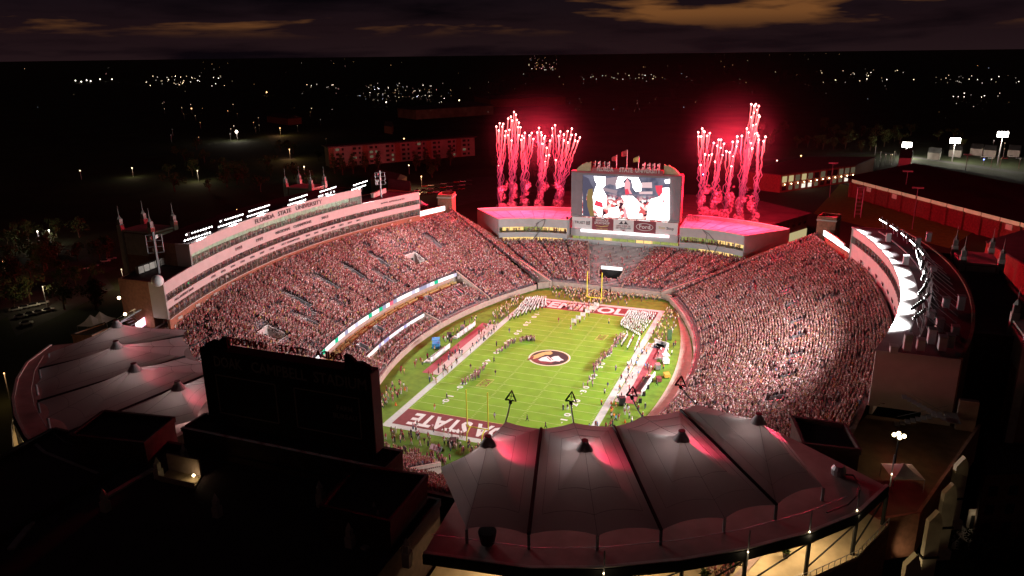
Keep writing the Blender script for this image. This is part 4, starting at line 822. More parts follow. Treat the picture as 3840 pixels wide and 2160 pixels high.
    im = B[1]; d = im-pk; d[2] = 0; d /= np.linalg.norm(d); tip = im+d*4.2+np.array((0, 0, 1.6)); la = thing('lamp_arm', 'arm with an arrowhead-shaped lamp reaching from the near %s tents, %s from the middle' % (lr, ORD[i]), 'lamp', 'lamp arms on the tents', at=tuple(im))
    MB().tube([im, im+d*2.2+np.array((0, 0, .6)), tip], .13, 6).build('arm', STEEL, la); sd = np.array((1., 0, 0)); up = np.array((0, .35, .94)); c = tip+up*.7
    sh = [(-.95, -.55), (-.5, .25), (0, 1.15), (.5, .25), (.95, -.55), (.3, -.45), (0, -.7), (-.3, -.45)]
    MB().tube([c+sd*x+up*z for x, z in sh+[sh[0]]], .16, 5, cap=False).build('lamp_rim', DARK, la); MB().tube([c+up*1.1, c-up*.65], .05, 4).tube([c-sd*.5+up*.2, c+sd*.5+up*.2], .05, 4).build('lamp_bars', DARK, la)
    MB().tube([tip-d*.3-(0, 0, .2), tip+d*.1], .3, 8).build('lamp_head', DARK, la)
for s in (1, -1):
    for i in range(4): tent(i, s)
# --- roof decks below the tents, with a lit patio level
DECKM = mat('deck_paving', (.30, .20, .185), .8, .15, .4); DP = [(84.6, -98.3), (80.1, -107.4), (74.1, -114.1), (66.5, -120.6), (59.2, -125.6), (49.9, -130.6), (41.8, -133.6), (28.0, -135.5)]
DI = [(25.5, -112), (30, -104), (40, -99), (50, -92), (57.5, -86), (66, -84), (73, -89)]
for s, lr in ((1, 'right'), (-1, 'left')):
    d_ = thing('roof_terrace', 'curved near %s roof terrace carrying the fabric tents over a lit patio' % lr, 'terrace', at=(s*58, -112, 14))
    P = [(s*x, y) for x, y in DP]; I_ = [(s*x, y) for x, y in DI]
    MB().prism(P+I_, 29.3, 29.9).build('deck', DECKM, d_)
    MB().wall(P, 28.6, 30.0, .35).build('edge_beam', DARK, d_); P2 = [(x*.999, y+.3) for x, y in P]; MB().wall(P2, 30.0, 30.15, .5).build('coping', STONE, d_)
    Q = [(s*(58+(x-58)*.965), -106+(y+106)*.93) for x, y in DP]
    MB().tube([(q[0]*.985, q[1]+3.4, 30.6) for q in P[1:]], .06, 5).build('wire_rail', STEEL, d_)
    PO = [(s*(55+(x-55)*1.03), -105+(y+105)*1.06) for x, y in DP]
    MB().prism(PO+I_, 23.2, 23.6).build('patio_floor', mat('patio_floor_tan', (.46, .37, .24), .8, .15, .5), d_)
    MB().prism([(s*(55+(x-55)*.80), -105+(y+105)*.62) for x, y in DP]+I_, 23.6, 29.3).build('inner_core', BRICKD, d_)
    MB().wall(PO, 24.55, 24.63, .08).build('rail', STEEL, d_)
    rp = MB()
    for k in range(len(PO)-1):
        for u in np.linspace(0, 1, 9)[:-1]: a = np.array(PO[k])+(np.array(PO[k+1])-np.array(PO[k]))*u; rp.tube([(a[0], a[1], 23.6), (a[0], a[1], 24.6)], .05, 4)
    rp.build('rail_post', STEEL, d_)
    MB().wall(PO, 14, 23.2, .4).build('outer_wall', BRICKD, d_)
    for k in range(len(P)-1):
        a, b = np.array(P[k]), np.array(P[k+1]); MB().tube([(*a, 23.6), (*a, 28.8)], .28, 6).build('column', DARK, d_); MB().tube([(*a, 28.6), (*b, 24.6)], .12, 5).build('brace', DARK, d_)
        if k in (1, 2, 4, 6) or s < 0:
            m_ = (a+b)/2; m_ = m_+(np.array((s*55, -104))-m_)*.10; lp = MB().tube([(*m_, 29.28), (*m_, 29.2)], .3, 10).build('ceiling_lamp', emat('patio_lamp', (1, .80, .45), 12, False), d_); lamp('patio_light', 'POINT', (m_[0]*.985, m_[1]+1.2, 28.3), 1500 if s > 0 else 700, (1, .76, .40), d_)
PALM = mat('planter_leaf', (.05, .075, .02), .8, .3, 3)
for k, (u, v, sc_) in enumerate(((2945, 2060, 1), (2745, 2110, 1.1), (2640, 2145, .9))):
    p = atZ(u, v+30, 23.6); t_ = thing('potted_plant', ('bushy plant in a dark pot by the lit patio rail, rightmost', 'bushy plant in a dark pot on the lit patio, middle one', 'bushy plant in a dark pot on the lit patio, leftmost')[k], 'plant', at=tuple(p)); MB().tube([p, p+(0, 0, .9)], [.35, .5], 10).build('pot', DARK, t_)
    b = MB()
    for j in range(60):
        a = rng.uniform(0, 6.28); e = rng.uniform(.2, 1.4); q = p+np.array((0, 0, 1.0)); d = np.array((math.cos(a)*math.cos(e), math.sin(a)*math.cos(e), math.sin(e)))*rng.uniform(.6, 1.3)*sc_; w_ = np.array((-math.sin(a), math.cos(a), 0))*.12; b.add([q-w_*.3, q+d*.5+w_, q+d+(0, 0, -.2), q+d*.5-w_], [(0, 1, 2, 3)])
    b.build('leaves', PALM, t_)
for k in range(7):
    u = 2050+k*118; p = atZ(u, 2146-k*4, 23.6); t_ = thing('patio_table', 'dark cafe table with stools on the lit patio, %s from the left' % ('first', 'second', 'third', 'fourth', 'fifth', 'sixth', 'seventh')[k], 'table', 'patio tables', at=tuple(p)); MB().tube([p+(0, 0, .72), p+(0, 0, .78)], .55, 12).build('table_top', BRICKD, t_); MB().tube([p, p+(0, 0, .72)], .07).build('pedestal', DARK, t_)
    for a in (.4, 2.5, 4.6): q = p+np.array((math.cos(a), math.sin(a), 0))*.95; MB().box(q+(0, 0, .45), (.42, .42, .06)).box(q+(0, 0, .22), (.08, .08, .44)).build('stool', DARK, t_)
for k, (u, v) in enumerate(((3345, 1770), (3215, 1905), (3037, 1985), (2806, 2060), (2265, 2140))):
    p = atZ(u, v, 30.5); t_ = thing('deck_light_pole', 'thin pole with a small downlight on the right deck edge, %s from the right' % ('first', 'second', 'third', 'fourth', 'fifth')[k], 'lamp', 'deck edge lights', at=(p[0], p[1], 28)); MB().tube([(p[0], p[1], 28), (p[0], p[1], 33.4)], .1, 6).build('pole', STEEL, t_); MB().ball((p[0], p[1]-.15, 30.2), .09).build('downlight', emat('lamp_warm', (1, .74, .42), 14, False), t_); lamp('pole_light', 'POINT', (p[0]+.3, p[1]-.5, 29.7), 25, (1, .8, .5), t_)
p = atZ(3145, 1765, 30.6); tag(MB().tube([p+(0, 0, -.6), p+(0, 0, .3), p+(0, 0, .9)], [1.0, 1.1, .7], 14).build('roof_fan', STEEL), 'round metal exhaust fan on the right terrace', 'fan'); p = atZ(1828, 2020, 30.6); tag(MB().tube([p+(0, 0, -.6), p+(0, 0, .8), p+(0, 0, 1.2)], [.9, 1.2, 1.2], 14).build('roof_fan', DARK), 'dark round exhaust fan below the first right tent', 'fan')
pts = [atZ(u, v, 30.0) for u, v in ((3140, 1780), (3200, 1785), (3222, 1820), (3215, 1860), (3180, 1895), (3100, 1925))]; tag(MB().tube([q+(0, 0, .12) for q in pts], .12, 5).build('hose', DARK), 'dark hose snaking over the right terrace', 'hose')
# ================================================================ near scoreboard seen from behind
sb = thing('scoreboard', 'near scoreboard seen from its unlit black back', 'scoreboard', at=(0, -124, 30)); BLK = mat('scoreboard_back', (.022, .018, .018), .8, .2, .4); BLT = mat('scoreboard_back_letter', (.35, .30, .24), .8, 0)
MB().box((0, -123.3, 42.2), (30, 2.4, 12.6)).build('cabinet', BLK, sb); MB().box((15.06, -123.3, 42.2), (.12, 2.2, 12.4)).build('side_panel', mat('scoreboard_side', (.18, .16, .16), .7, .1, 1), sb)
for s_, x, wd in (('DOAK', -9.9, 5.2), ('CAMPBELL', -.6, 9.8), ('STADIUM', 10.0, 8.8)): text('lettering', s_, 2.4, BLT, sb, (x, -124.56, 46.6), (1, 0, 0), (0, 0, 1), .06, wd)
for x in (-7, 7.4):
    b = MB(); 
    for a, z, w_, h in ((0, 44.4, 11, .16), (0, 38.0, 11, .16), (-5.5, 41.2, .16, 6.4), (5.5, 41.2, .16, 6.4)): b.box((x+a, -124.55, z), (w_, .1, h))
    b.build('panel_frame', BLT, sb)
text('faint_lettering', 'FARM', 1.1, BLT, sb, (10.4, -124.6, 42.4), (1, 0, 0), (0, 0, 1), .05); text('faint_lettering', 'BUREAU', 1.1, BLT, sb, (10.4, -124.6, 41.1), (1, 0, 0), (0, 0, 1), .05)
for s_, x, wd in (('FLORIDA', 7.6, 6.0), ('STATE', .4, 4.6), ('UNIVERSITY', -8.2, 8.4)): text('crown_lettering', s_, 1.5, mat('crown_red', (.22, .03, .04), .6, 0), sb, (x, -122.3, 49.3), (-1, 0, 0), (0, 0, 1), .25, wd)
for s in (-1, 1):
    b = MB(); pr = [(10.4, 48.4), (14.9, 48.4), (14.6, 48.9), (13.2, 49.6), (12.2, 49.5), (11.2, 50.3), (10.4, 50.4)]; n = len(pr); b.add([(s*x, -123.6, z) for x, z in pr]+[(s*x, -123, z) for x, z in pr], [tuple(range(n)), tuple(range(n, 2*n))[::-1]]+[(i, (i+1) % n, n+(i+1) % n, n+i) for i in range(n)]); b.build('crown_arrowhead', BLK, sb)
for x in (-13.5, -7, 0, 7, 13.5): 
    MB().tube([(x, -123, 31), (x, -123, 36)], .3, 6).build('leg', DARK, sb); MB().tube([(x, -123, 31.5), (x+3, -123, 35.9)], .14, 5).build('brace', DARK, sb)
# ================================================================ dark university blocks round the stadium
BLACKB = mat('darkened_brick', (.06, .035, .03), .9, .3, 1, .1)  # brick darkened to near black, keeping the unlit blocks dark by colour
def block(name, lab, poly, z0, z1, wallm=BLACKB, par_h=1.0, cat='building', roofm=ROOFD):
    c = np.mean(np.array(poly), 0); t_ = thing(name, lab, cat, at=(c[0], c[1], z0)); MB().prism(poly, z0, z1).build('wall', wallm, t_)
    MB().prism([tuple(c+(np.array(p)-c)*.985) for p in poly], z1, z1+.08).build('roof', roofm, t_); MB().wall(list(poly)+[poly[0]], z1, z1+par_h, .5).build('parapet', wallm, t_); MB().wall(list(poly)+[poly[0]], z1+par_h, z1+par_h+.12, .6).build('coping', mat('dark_coping', (.045, .035, .033), .85, .2, 1), t_); return t_
def windows(par, a, b, z0, z1, nx, nz, m, w=1.6, h=2.0, prob=1.0, push=.15):
    a, b = np.array(a, float), np.array(b, float); d = b-a; L = np.linalg.norm(d); an = math.atan2(d[1], d[0]); nrm = np.array((d[1], -d[0]))/L
    for i in range(nx):
        for j in range(nz):
            if rng.random() > prob: continue
            c = a+d*(i+.5)/nx+nrm*push; z = z0+(z1-z0)*(j+.5)/nz; MB().box((c[0], c[1], z), (w, .2, h), an).build('window', m[rng.integers(len(m))] if isinstance(m, list) else m, par)
DW = mat('unlit_window', (.035, .033, .03), .2, 0, spec=.5); WARMW = emat('lit_window_warm', (1, .66, .36), .75); YW = emat('lit_window_yellow', (.95, .78, .38), .5, False); DIMW = emat('lit_window_dim', (.9, .72, .45), .10, False)
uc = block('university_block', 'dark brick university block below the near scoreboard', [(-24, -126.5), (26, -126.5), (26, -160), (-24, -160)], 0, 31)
windows(uc, (-24, -160), (26, -160), 8, 29, 12, 5, [DW, DW, DIMW])
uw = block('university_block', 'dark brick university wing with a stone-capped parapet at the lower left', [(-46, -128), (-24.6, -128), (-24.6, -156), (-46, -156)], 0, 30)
windows(uw, (-46, -156), (-24.6, -156), 8, 28, 6, 5, [DW, DW, DIMW])
ub0 = block('roof_pavilion', 'long black roof storey directly under the near scoreboard', [(-19, -121.2), (17.5, -121.2), (17.5, -126.4), (-19, -126.4)], 0, 34.6, par_h=.5)
ub = block('roof_pavilion', 'dark roof pavilion beside the left tents', [(-36, -126), (-23, -124), (-21, -132), (-34, -134)], 30, 34.2, par_h=.8)
ub2 = block('roof_pavilion', 'dark roof pavilion between the scoreboard and the right tents', [(14, -128), (24.5, -127), (25, -138), (15, -138)], 31, 35, par_h=.8)
ub3 = block('roof_pavilion', 'square brick roof pavilion beside the right tents', [(71, -78.5), (79.5, -78.5), (81.5, -87), (73, -88)], 22, 28.6, par_h=.9)
for k, (u, v, z) in enumerate(((390, 1870, 33), (590, 1750, 33), (810, 1890, 33), (1200, 1840, 34), (1420, 1955, 34), (1310, 2000, 33), (1525, 2060, 33), (1405, 1925, 34), (690, 1700, 33))):
    p = atZ(u, v, z); t_ = thing('stone_finial', 'pale carved stone finial on the dark lower-left roofs, %s' % ('lower of the left pair', 'upper of the left pair', 'beside the lit terrace', 'under the scoreboard', 'near the right pavilion', 'lower middle', 'lower right', 'tall one by the pavilion', 'behind the lit terrace')[k], 'finial', 'stone finials', at=tuple(p-(0, 0, 2.5)))
    MB().box(p-(0, 0, 1.4), (1.0, 1.0, 2.0)).build('plinth', STONE, t_); b = MB(); b.box(p+(0, 0, .1), (.7, .7, 1.1)); b.tube([p+(0, 0, .6), p+(0, 0, 1.6)], [.5, .06], 4); b.build('cap', STONE, t_)
for (u, v, u2, v2, lab) in ((395, 1865, 575, 1760, 'long pale stone coping at the lower left'), (40, 2060, 120, 1960, 'pale stone coping at the bottom left edge'), (1360, 2060, 1600, 1885, 'pale stone coping beside the right terrace')):
    a, b = atZ(u, v, 31.2), atZ(u2, v2, 31.2); tag(MB().wall([a[:2], b[:2]], 30.4, 31.4, .8).build('stone_coping', STONE), lab, 'coping')
p = atZ(726, 1783, 32); t_ = tag(MB().ball(p, .22).build('wall_lamp', emat('lamp_warm', (1, .74, .42), 14, False)), 'lamp over the small lit terrace at the lower left', 'lamp'); lamp('wall_lamp_light', 'POINT', tuple(p+(-.3, -.8, 0)), 16, (1, .74, .40), t_)
tr = [tuple(atZ(u, v, 29.9)[:2]) for u, v in ((600, 1830), (640, 1790), (760, 1815), (735, 1860))]; t2 = thing('small_terrace', 'small lit terrace with a low wall at the lower left', 'terrace', at=(tr[0][0], tr[0][1], 29)); MB().prism(tr, 30.0, 31.3).build('floor', TANF, t2); MB().wall([tr[0], tr[3]], 31.3, 32.0, .15).build('wall', WALLT, t2); MB().wall([tr[1], tr[2]], 31.3, 34, .3).build('rear_wall', WALLT, t2)
p = atZ(470, 1708, 31.5); t_ = tag(MB().ball(p, .25).build('wall_lamp', emat('lamp_warm', (1, .74, .42), 14, False)), 'lamp below the lower left tent edge', 'lamp'); lamp('wall_lamp_light', 'POINT', tuple(p+(0, -.8, 0)), 60, (1, .7, .35), t_)
# lit windows of the hall at the bottom-left corner
lh = block('brick_hall', 'dark brick hall with two lit windows at the bottom left corner', [(-62, -133), (-47, -131), (-46, -150), (-62, -152)], 0, 21, par_h=.8)
for k, (u, v) in enumerate(((180, 1990), (45, 2075), (215, 2150))): p = atX(u, v, -45.6); MB().box(p, (.25, 3.0, 2.6)).build('window', WARMW, lh)
# right-hand concourse, tower blocks and pylons
cc = thing('concourse', 'brown lit concourse deck behind the near right stand', 'terrace', at=(92, -75, 18)); CP = [(85, -57.8), (104, -57.8), (90, -93), (83, -97), (74, -88)]
MB().prism(CP, 21.0, 22.4).build('deck', mat('concourse_paving', (.15, .09, .05), .85, .2, .5), cc); MB().wall([(104, -57.8), (90, -93), (84, -97)], 16, 23.6, .5).build('parapet', BRICK, cc)
lp_ = atZ(3372, 1633, 28.5); t_ = thing('globe_lamp', 'lamp post with four bright globes on the brown concourse', 'lamp', at=(lp_[0], lp_[1], 22.4)); MB().tube([(lp_[0], lp_[1], 22.4), (lp_[0], lp_[1], 28.3)], .14, 6).build('pole', DARK, t_)
for a in range(4): MB().ball((lp_[0]+.75*math.cos(a*PI/2), lp_[1]+.75*math.sin(a*PI/2), 28.5), .36).build('globe', emat('globe_glass', (1, .80, .45), 9, False), t_)
lamp('globe_light', 'POINT', (lp_[0], lp_[1], 29.3), 190, (1, .62, .25), t_)
p = atZ(3520, 1407, 29.5); t_ = tag(MB().ball(p, .35).build('wall_lamp', emat('lamp_warm', (1, .74, .42), 14, False)), 'lamp over the stair at the near end of the right press box', 'lamp'); lamp('wall_lamp_light', 'POINT', tuple(p+(-.5, -1.6, 0)), 420, (1, .68, .42), t_)
st = thing('access_stair', 'zigzag steel stair at the near end of the right press box', 'stair', at=(94, -62, 22))
for k in range(9): MB().box((90+k*.85, -60.6, 22.6+k*.4), (.85, 1.9, .1)).build('step', STEEL, st); MB().box((97-k*.85, -63.2, 26.2+k*.4), (.85, 1.9, .1)).build('step', STEEL, st)
MB().box((98.6, -62, 26), (2.2, 4.6, .15)).build('landing', STEEL, st); MB().wall([(90, -64.3), (98, -64.3)], [31, 27.2], [31.1, 27.3], .08).wall([(90, -59.6), (98, -59.6)], [23.6, 27.2], [23.7, 27.3], .08).build('rail', STEEL, st); MB().box((101.5, -58.6, 25.5), (3.2, 1.2, 6)).build('landing_wall', WALLT, st)
def canopy(p, w, h, m, lab, rz=0):
    t_ = thing('canopy_tent', lab, 'canopy', at=tuple(p)); b = MB(); n = 8; pr = [(1, 0), (.75, .12), (.45, .36), (.2, .7), (0, 1)]
    for r, z in pr[:-1]:
        for k in range(4): a = rz+PI/4+k*PI/2; b.v.append((p[0]+r*w*.707*math.cos(a), p[1]+r*w*.707*math.sin(a), p[2]+2.3+h*z))
    b.v.append((p[0], p[1], p[2]+2.3+h)); b.f = [(4*j+k, 4*j+(k+1) % 4, 4*j+4+(k+1) % 4, 4*j+4+k) for j in range(3) for k in range(4)]+[(12+k, 12+(k+1) % 4, 16) for k in range(4)]; b.m = [0]*len(b.f); b.build('canopy', m, t_)
    for k in range(4): a = rz+PI/4+k*PI/2; q = (p[0]+w*.69*math.cos(a), p[1]+w*.69*math.sin(a)); MB().tube([(*q, p[2]), (*q, p[2]+2.3)], .06, 5).build('leg', STEEL, t_)
canopy(np.array(atZ(3378, 1815, 22.4)), 5, 1.6, mat('canopy_white', (.6, .55, .57), .7, .08, 1), 'white pop-up canopy on the brown concourse', .3)
canopy(np.array(atZ(350, 1243, 22.0)), 5, 2.4, MATS['canopy_white'], 'left one of two white canopies beyond the left tents', .2); canopy(np.array(atZ(385, 1233, 22.0)), 5, 2.6, MATS['canopy_white'], 'right one of two white canopies beyond the left tents', .2)
canopy(np.array(atZ(1543, 792, 23.0)), 5, 2.2, MATS['canopy_white'], 'left one of two canopies beyond the far end of the left press box', .2); canopy(np.array(atZ(1580, 788, 23.0)), 5, 2.4, MATS['canopy_white'], 'right one of two canopies beyond the far end of the left press box', .2)
pb = block('brick_pavilion', 'low flat brick pavilion behind the left tents', [tuple(atZ(u, v, 24)[:2]) for u, v in ((270, 1258), (395, 1215), (400, 1235), (345, 1262))], 14, 24, BRICK, .4)
# pinnacled gate towers
TSTONE = mat('dimmed_stone', (.24, .22, .20), .85, .2, .8, .1)  # spire stone darkened in its colour to tone down the red light
def pinnacle(par, x, y, z, h):
    MB().box((x, y, z+h*.18), (1.15, 1.15, h*.36)).build('pinnacle_base', TSTONE, par); b = MB(); b.tube([(x, y, z+h*.36), (x, y, z+h*.54)], [.72, .2], 4); b.tube([(x, y, z+h*.52), (x, y, z+h)], [.12, .04], 5); b.build('pinnacle_spire', TSTONE, par)
def gate_tower(x, y, w, d, z0, z1, lab, rz=0, lit=()):
    t_ = thing('gate_tower', lab, 'tower', at=(x, y, z0)); MB().box((x, y, (z0+z1)/2), (w, d, z1-z0)).build('wall', BRICK, t_); MB().box((x, y, z1+.2), (w+.6, d+.6, .5)).build('coping', STONE, t_)
    MB().box((x, y, z1-3), (w+.2, d+.2, .4)).build('string_course', STONE, t_)
    for a in (-1, 1):
        for b in (-1, 1): MB().box((x+a*w/2, y+b*d/2, (z0+z1)/2+1), (1.5, 1.5, z1-z0+2)).build('buttress', STONE if z1 > 30 else BRICK, t_); pinnacle(t_, x+a*w/2, y+b*d/2, z1+1.5, 6.2)
    for wp in ([(x-w*.38, y-d/2-.25), (x+w*.38, y-d/2-.25)], [(x+w/2+.25, y-d*.36), (x+w/2+.25, y+d*.36)], [(x-w/2-.25, y-d*.36), (x-w/2-.25, y+d*.36)]): MB().wall(wp, z1-7, z1-.4, .3).build('stone_panel', STONE, t_)
    for (dy, z) in lit: MB().box((x, y-d/2-.3, z), (2.4, .3, 3.6)).build('window', DIMW, t_)
    return t_
gate_tower(-116.5, -37, 12, 9, 0, 41, 'pinnacled brick tower behind the near end of the left press box'); gate_tower(-116.5, 43, 12, 9, 0, 41, 'pinnacled brick tower behind the far end of the left press box')
gate_tower(116, 27, 9, 13, 0, 35, 'pinnacled pale tower behind the middle of the right press box', lit=((0, 16), (0, 8))); gate_tower(118, -37, 10, 12, 0, 36, 'pinnacled dark tower at the right edge of the frame')
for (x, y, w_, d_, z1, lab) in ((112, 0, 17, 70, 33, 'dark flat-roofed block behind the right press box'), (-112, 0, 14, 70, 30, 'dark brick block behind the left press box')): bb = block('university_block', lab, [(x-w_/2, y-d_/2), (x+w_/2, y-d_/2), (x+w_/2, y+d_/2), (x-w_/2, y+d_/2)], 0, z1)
RUI = mat('roof_plant_pale', (.40, .39, .40), .6, .1, 1)
for k in range(16):
    u, v = [(3330, 905), (3480, 905), (3440, 925), (3395, 990), (3500, 1015), (3520, 1240), (3490, 1285), (3530, 1310), (3560, 1300), (3450, 1310), (3400, 1310), (3580, 1250), (3545, 1150), (3600, 1160), (3490, 1190), (3350, 1320)][k]
    p = atZ(u, v, 36.2); h = [2.2, 2.6, 2.6, 2.2, 1, 2.5, 2.8, 2.6, 2.4, 2, 3, 1.5, 2, 3, 1.4, 1.2][k]; t_ = thing('roof_unit', 'pale plant unit on the right press box roof, %s' % ('beyond the far lights', 'left of two louvred boxes', 'right of two louvred boxes', 'beside the fifth light bank', 'single small one on dark roof', 'by the near truss', 'tall one near the near end', 'second tall one near the near end', 'third tall one near the near end', 'short one near the near end', 'wide one at the near edge', 'low one by the rear parapet', 'middle dish stand', 'tall dish stand by the rear parapet', 'low box among cables', 'small one on the near corner')[k], 'roof unit', 'roof plant', at=tuple(p))
    MB().box(p+(0, 0, h/2), (1.3, 1.8, h)).build('casing', RUI, t_); MB().box(p+(0, 0, h+.08), (1.5, 2.0, .16)).build('lid', STEEL, t_)
trs = thing('roof_truss', 'lattice steel truss frame behind the near floodlights on the right roof', 'truss', at=(102, -20, 36))
for k in range(12):
    y = 8-k*5; a, b = np.array((*arc(1, y, 5.5, EB), 36.3)), np.array((*arc(1, y, 8.5, EB), 36.3)); MB().tube([a, a+(0, 0, 4.2)], .11, 5).build('post', STEEL, trs); MB().tube([a+(0, 0, 4.2), b+(2.5, 0, 0)], .09, 5).build('stay', STEEL, trs); c = np.array((*arc(1, y-5, 5.5, EB), 36.3)); MB().tube([a, c+(0, 0, 4)], .08, 5).build('brace', STEEL, trs)
# pale stone pylons, right foreground
for k, (u, v, u2, v2) in enumerate(((3612, 1712, 3588, 1905), (3568, 1812, 3532, 2005), (3512, 1915, 3468, 2110), (3428, 2075, 3380, 2200))):
    p = atZ(u, v, 26); an = math.atan2(_f[1], _f[0]); pr = [(-.5, 0), (.5, 0), (.5, 9.5), (.36, 11), (.1, 12), (-.5, 10.4)]; t_ = thing('stone_pylon', 'slender pale stone pylon at the lower right, %s from the top' % ORD[k], 'pylon', 'stone pylons', at=(p[0], p[1], 14))
    b = MB(); q = np.array((p[0], p[1], 14)); ax = np.array((.9, .44, 0)); nn = np.array((-.44, .9, 0)); w_ = 2.2
    b.add([q+ax*x*w_+nn*.4+np.array((0, 0, z)) for x, z in pr]+[q+ax*x*w_-nn*.4+np.array((0, 0, z)) for x, z in pr], [tuple(range(6))[::-1], tuple(range(6, 12))]+[(i, (i+1) % 6, 6+(i+1) % 6, 6+i) for i in range(6)]); b.build('shaft', mat('pylon_stone', (.52, .45, .33), .85, .15, .6), t_)
    MB().box(q+(0, 0, 4.2), (2.6, 1.2, .3), math.atan2(.44, .9)).build('band', DARK, t_); MB().box(q+(0, 0, -.8), (3, 1.6, 1.6), math.atan2(.44, .9)).build('plinth', STONE, t_)
pl = thing('ground_flood', 'warm floodlight on the ground washing the pale pylons', 'lamp', at=(80, -112, 8)); q = atZ(3440, 2140, 15); MB().box(q, (.6, .6, .4)).build('housing', DARK, pl); lamp('pylon_wash', 'SPOT', tuple(q+(-2.5, -3, 1)), 420, (1, .78, .45), pl, aim=(92, -90, 22), size=1.4)
rh = block('brick_hall', 'dark brick hall with a lit doorway at the lower right', [(106, -60), (128, -50), (136, -20), (112, -25)], 0, 14, BRICKD, .6)
windows(rh, (106, -60), (128, -50), 1, 13, 6, 3, DW); p = atY(3653, 1905, -50.5) 
for u in (3640, 3668): MB().box(atX(u, 1690, 113.5), (.3, .9, 1.7)).build('window', emat('lit_window_pale', (1, .86, .62), .35, False), rh)
dr = thing('lit_doorway', 'lit doorway with a bright lamp at the lower right', 'doorway', at=tuple(atZ(3653, 1985, 0))); p = atZ(3653, 1985, 0); an = math.atan2(10, 22); MB().box(p+(0, .6, 2.2), (3.6, .4, 4.4), an).build('surround', STONE, dr); MB().box(p+(0, .3, 1.5), (1.9, .3, 2.9), an).build('door', DARK, dr); MB().ball(p+(0, 0, 3.8), .2).build('lamp', emat('lamp_warm', (1, .74, .42), 14, False), dr); lamp('door_light', 'POINT', tuple(p+(-.3, -1.2, 3.6)), 110, (1, .8, .5), dr)
pv = [tuple(atZ(u, v, .0)[:2]) for u, v in ((3590, 1960), (3720, 1960), (3740, 2060), (3560, 2060))]; struct(MB().prism(pv, -.1, .04).build('pavement', CONC))
# ================================================================ people on the field
people = []
def near(x, y, n, sx, sy, look=None): 
    for _ in range(n): people.append((x+rng.normal(0, sx), y+rng.normal(0, sy)))
def strip(x0, x1, y0, y1, n, pal): return [(rng.uniform(x0, x1), rng.uniform(y0, y1), pal) for _ in range(n)]
C = {'g': (.30, .04, .05), 'w': (.75, .72, .70), 'k': (.03, .03, .035), 'n': (.05, .08, .16), 'o': (.75, .25, .05), 'y': (.65, .50, .18), 'b': (.12, .30, .55), 'p': (.62, .36, .34), 'gr': (.3, .3, .3)}
Z1 = []   # zone, x0, x1, y0, y1, n, palette
zones = [('person in garnet or white on the grass left of the near end zone', 'people by the near left corner', strip(-36, -29.5, -56, -33, 46, 'ggpwyg')),
 ('person in the line behind the near end line', 'people behind the near end line', strip(-26, 3, -63.5, -59, 62, 'gkwpgk')),
 ('person running through the near end zone in garnet', 'people in the near end zone', strip(-18, 2, -56.6, -53.5, 10, 'gp')),
 ('person standing along the left sideline', 'people on the left sideline', strip(-30, -24.5, -30, 30, 58, 'kgwnkp')),
 ('person standing along the right sideline', 'people on the right sideline', strip(24.6, 30.5, -58, 20, 62, 'wkgobw')),
 ('person beside the white benches on the right', 'people at the right benches', strip(30.5, 36, -38, 24, 32, 'wwogkw')),
 ('person on the strip of grass behind the left benches', 'people behind the left benches', strip(-39, -34, -28, 28, 26, 'wkyg'))]
cnt = 0
def put(x, y, lab, grp, cols, z=.03, kind=None, h=None, rz=None):
    k = kind or ('stand', 'walk', 'stand', 'up')[rng.integers(4)] if rng.random() < .6 else (kind or 'walk'); o = link('person', PERSON[k], None, (x, y, z), rng.uniform(0, 6.28) if rz is None else rz, (1.08, 1.08, h or rng.uniform(1.0, 1.12)))
    c = C[cols] if cols in C else C[cols[rng.integers(len(cols))]]; o.color = (*[min(1, v*rng.uniform(.85, 1.15)) for v in c], 1); tag(o, lab, 'person', grp); return o
for lab, grp, L in zones:
    for x, y, pal in L: put(x, y, lab, grp, pal, .05 if abs(x) > 26 else .06)
for k, (u, v, c, lab) in enumerate(((1630, 1528, 'o', 'person in red standing between the near end zone and the ten-yard number'), (1676, 1488, 'k', 'person in black standing on the near left ten-yard number'), (1855, 1562, 'gr', 'person in grey walking right of the near goal post'), (1977, 1570, 'k', 'person in black left of the second lamp arm'), (2046, 1598, 'k', 'person in black just above the tents'), (2112, 1530, 'k', 'left person of a dark pair by the right twenty'), (2128, 1528, 'k', 'right person of a dark pair by the right twenty'), (2267, 1470, 'w', 'lone person in white inside the right numbers'), (2255, 1510, 'o', 'person in orange on the right border'), (2279, 1445, 'n', 'person in dark blue near the right thirty'), (2187, 1445, 'gr', 'left person of a grey pair near the right forty'), (2309, 1380, 'gr', 'lone referee-like person right of the right fifty'), (1853, 1350, 'k', 'dark person left of the midfield emblem'), (1862, 1290, 'k', 'dark person inside the left sideline'), (1910, 1240, 'n', 'dark person in front of the left band block'), (2283, 1205, 'y', 'person in gold right of the flag runners'), (2095, 1200, 'g', 'lone runner on the far left hash'), (1765, 1375, 'k', 'dark person near the left fifty'), (1858, 1398, 'k', 'dark person left of the conference mark'), (2311, 1265, 'y', 'person in yellow beside the right band line'))):
    p = atZ(u, v+9, .05); put(p[0], p[1], lab, None, c, .05)
BP_ = []
def quad(c4, nr, ncol, skipp=0):
    A = [np.array(atZ(*c, 0)[:2]) for c in c4]
    for i in range(nr):
        for j in range(ncol):
            a, b = (i+.5)/nr, (j+.5)/ncol; p = (A[0]*(1-a)+A[3]*a)*(1-b)+(A[1]*(1-a)+A[2]*a)*b; BP_.append((p[0]+rng.normal(0, .06), p[1]+rng.normal(0, .06), .05, PI if False else rng.normal(0, .05)))
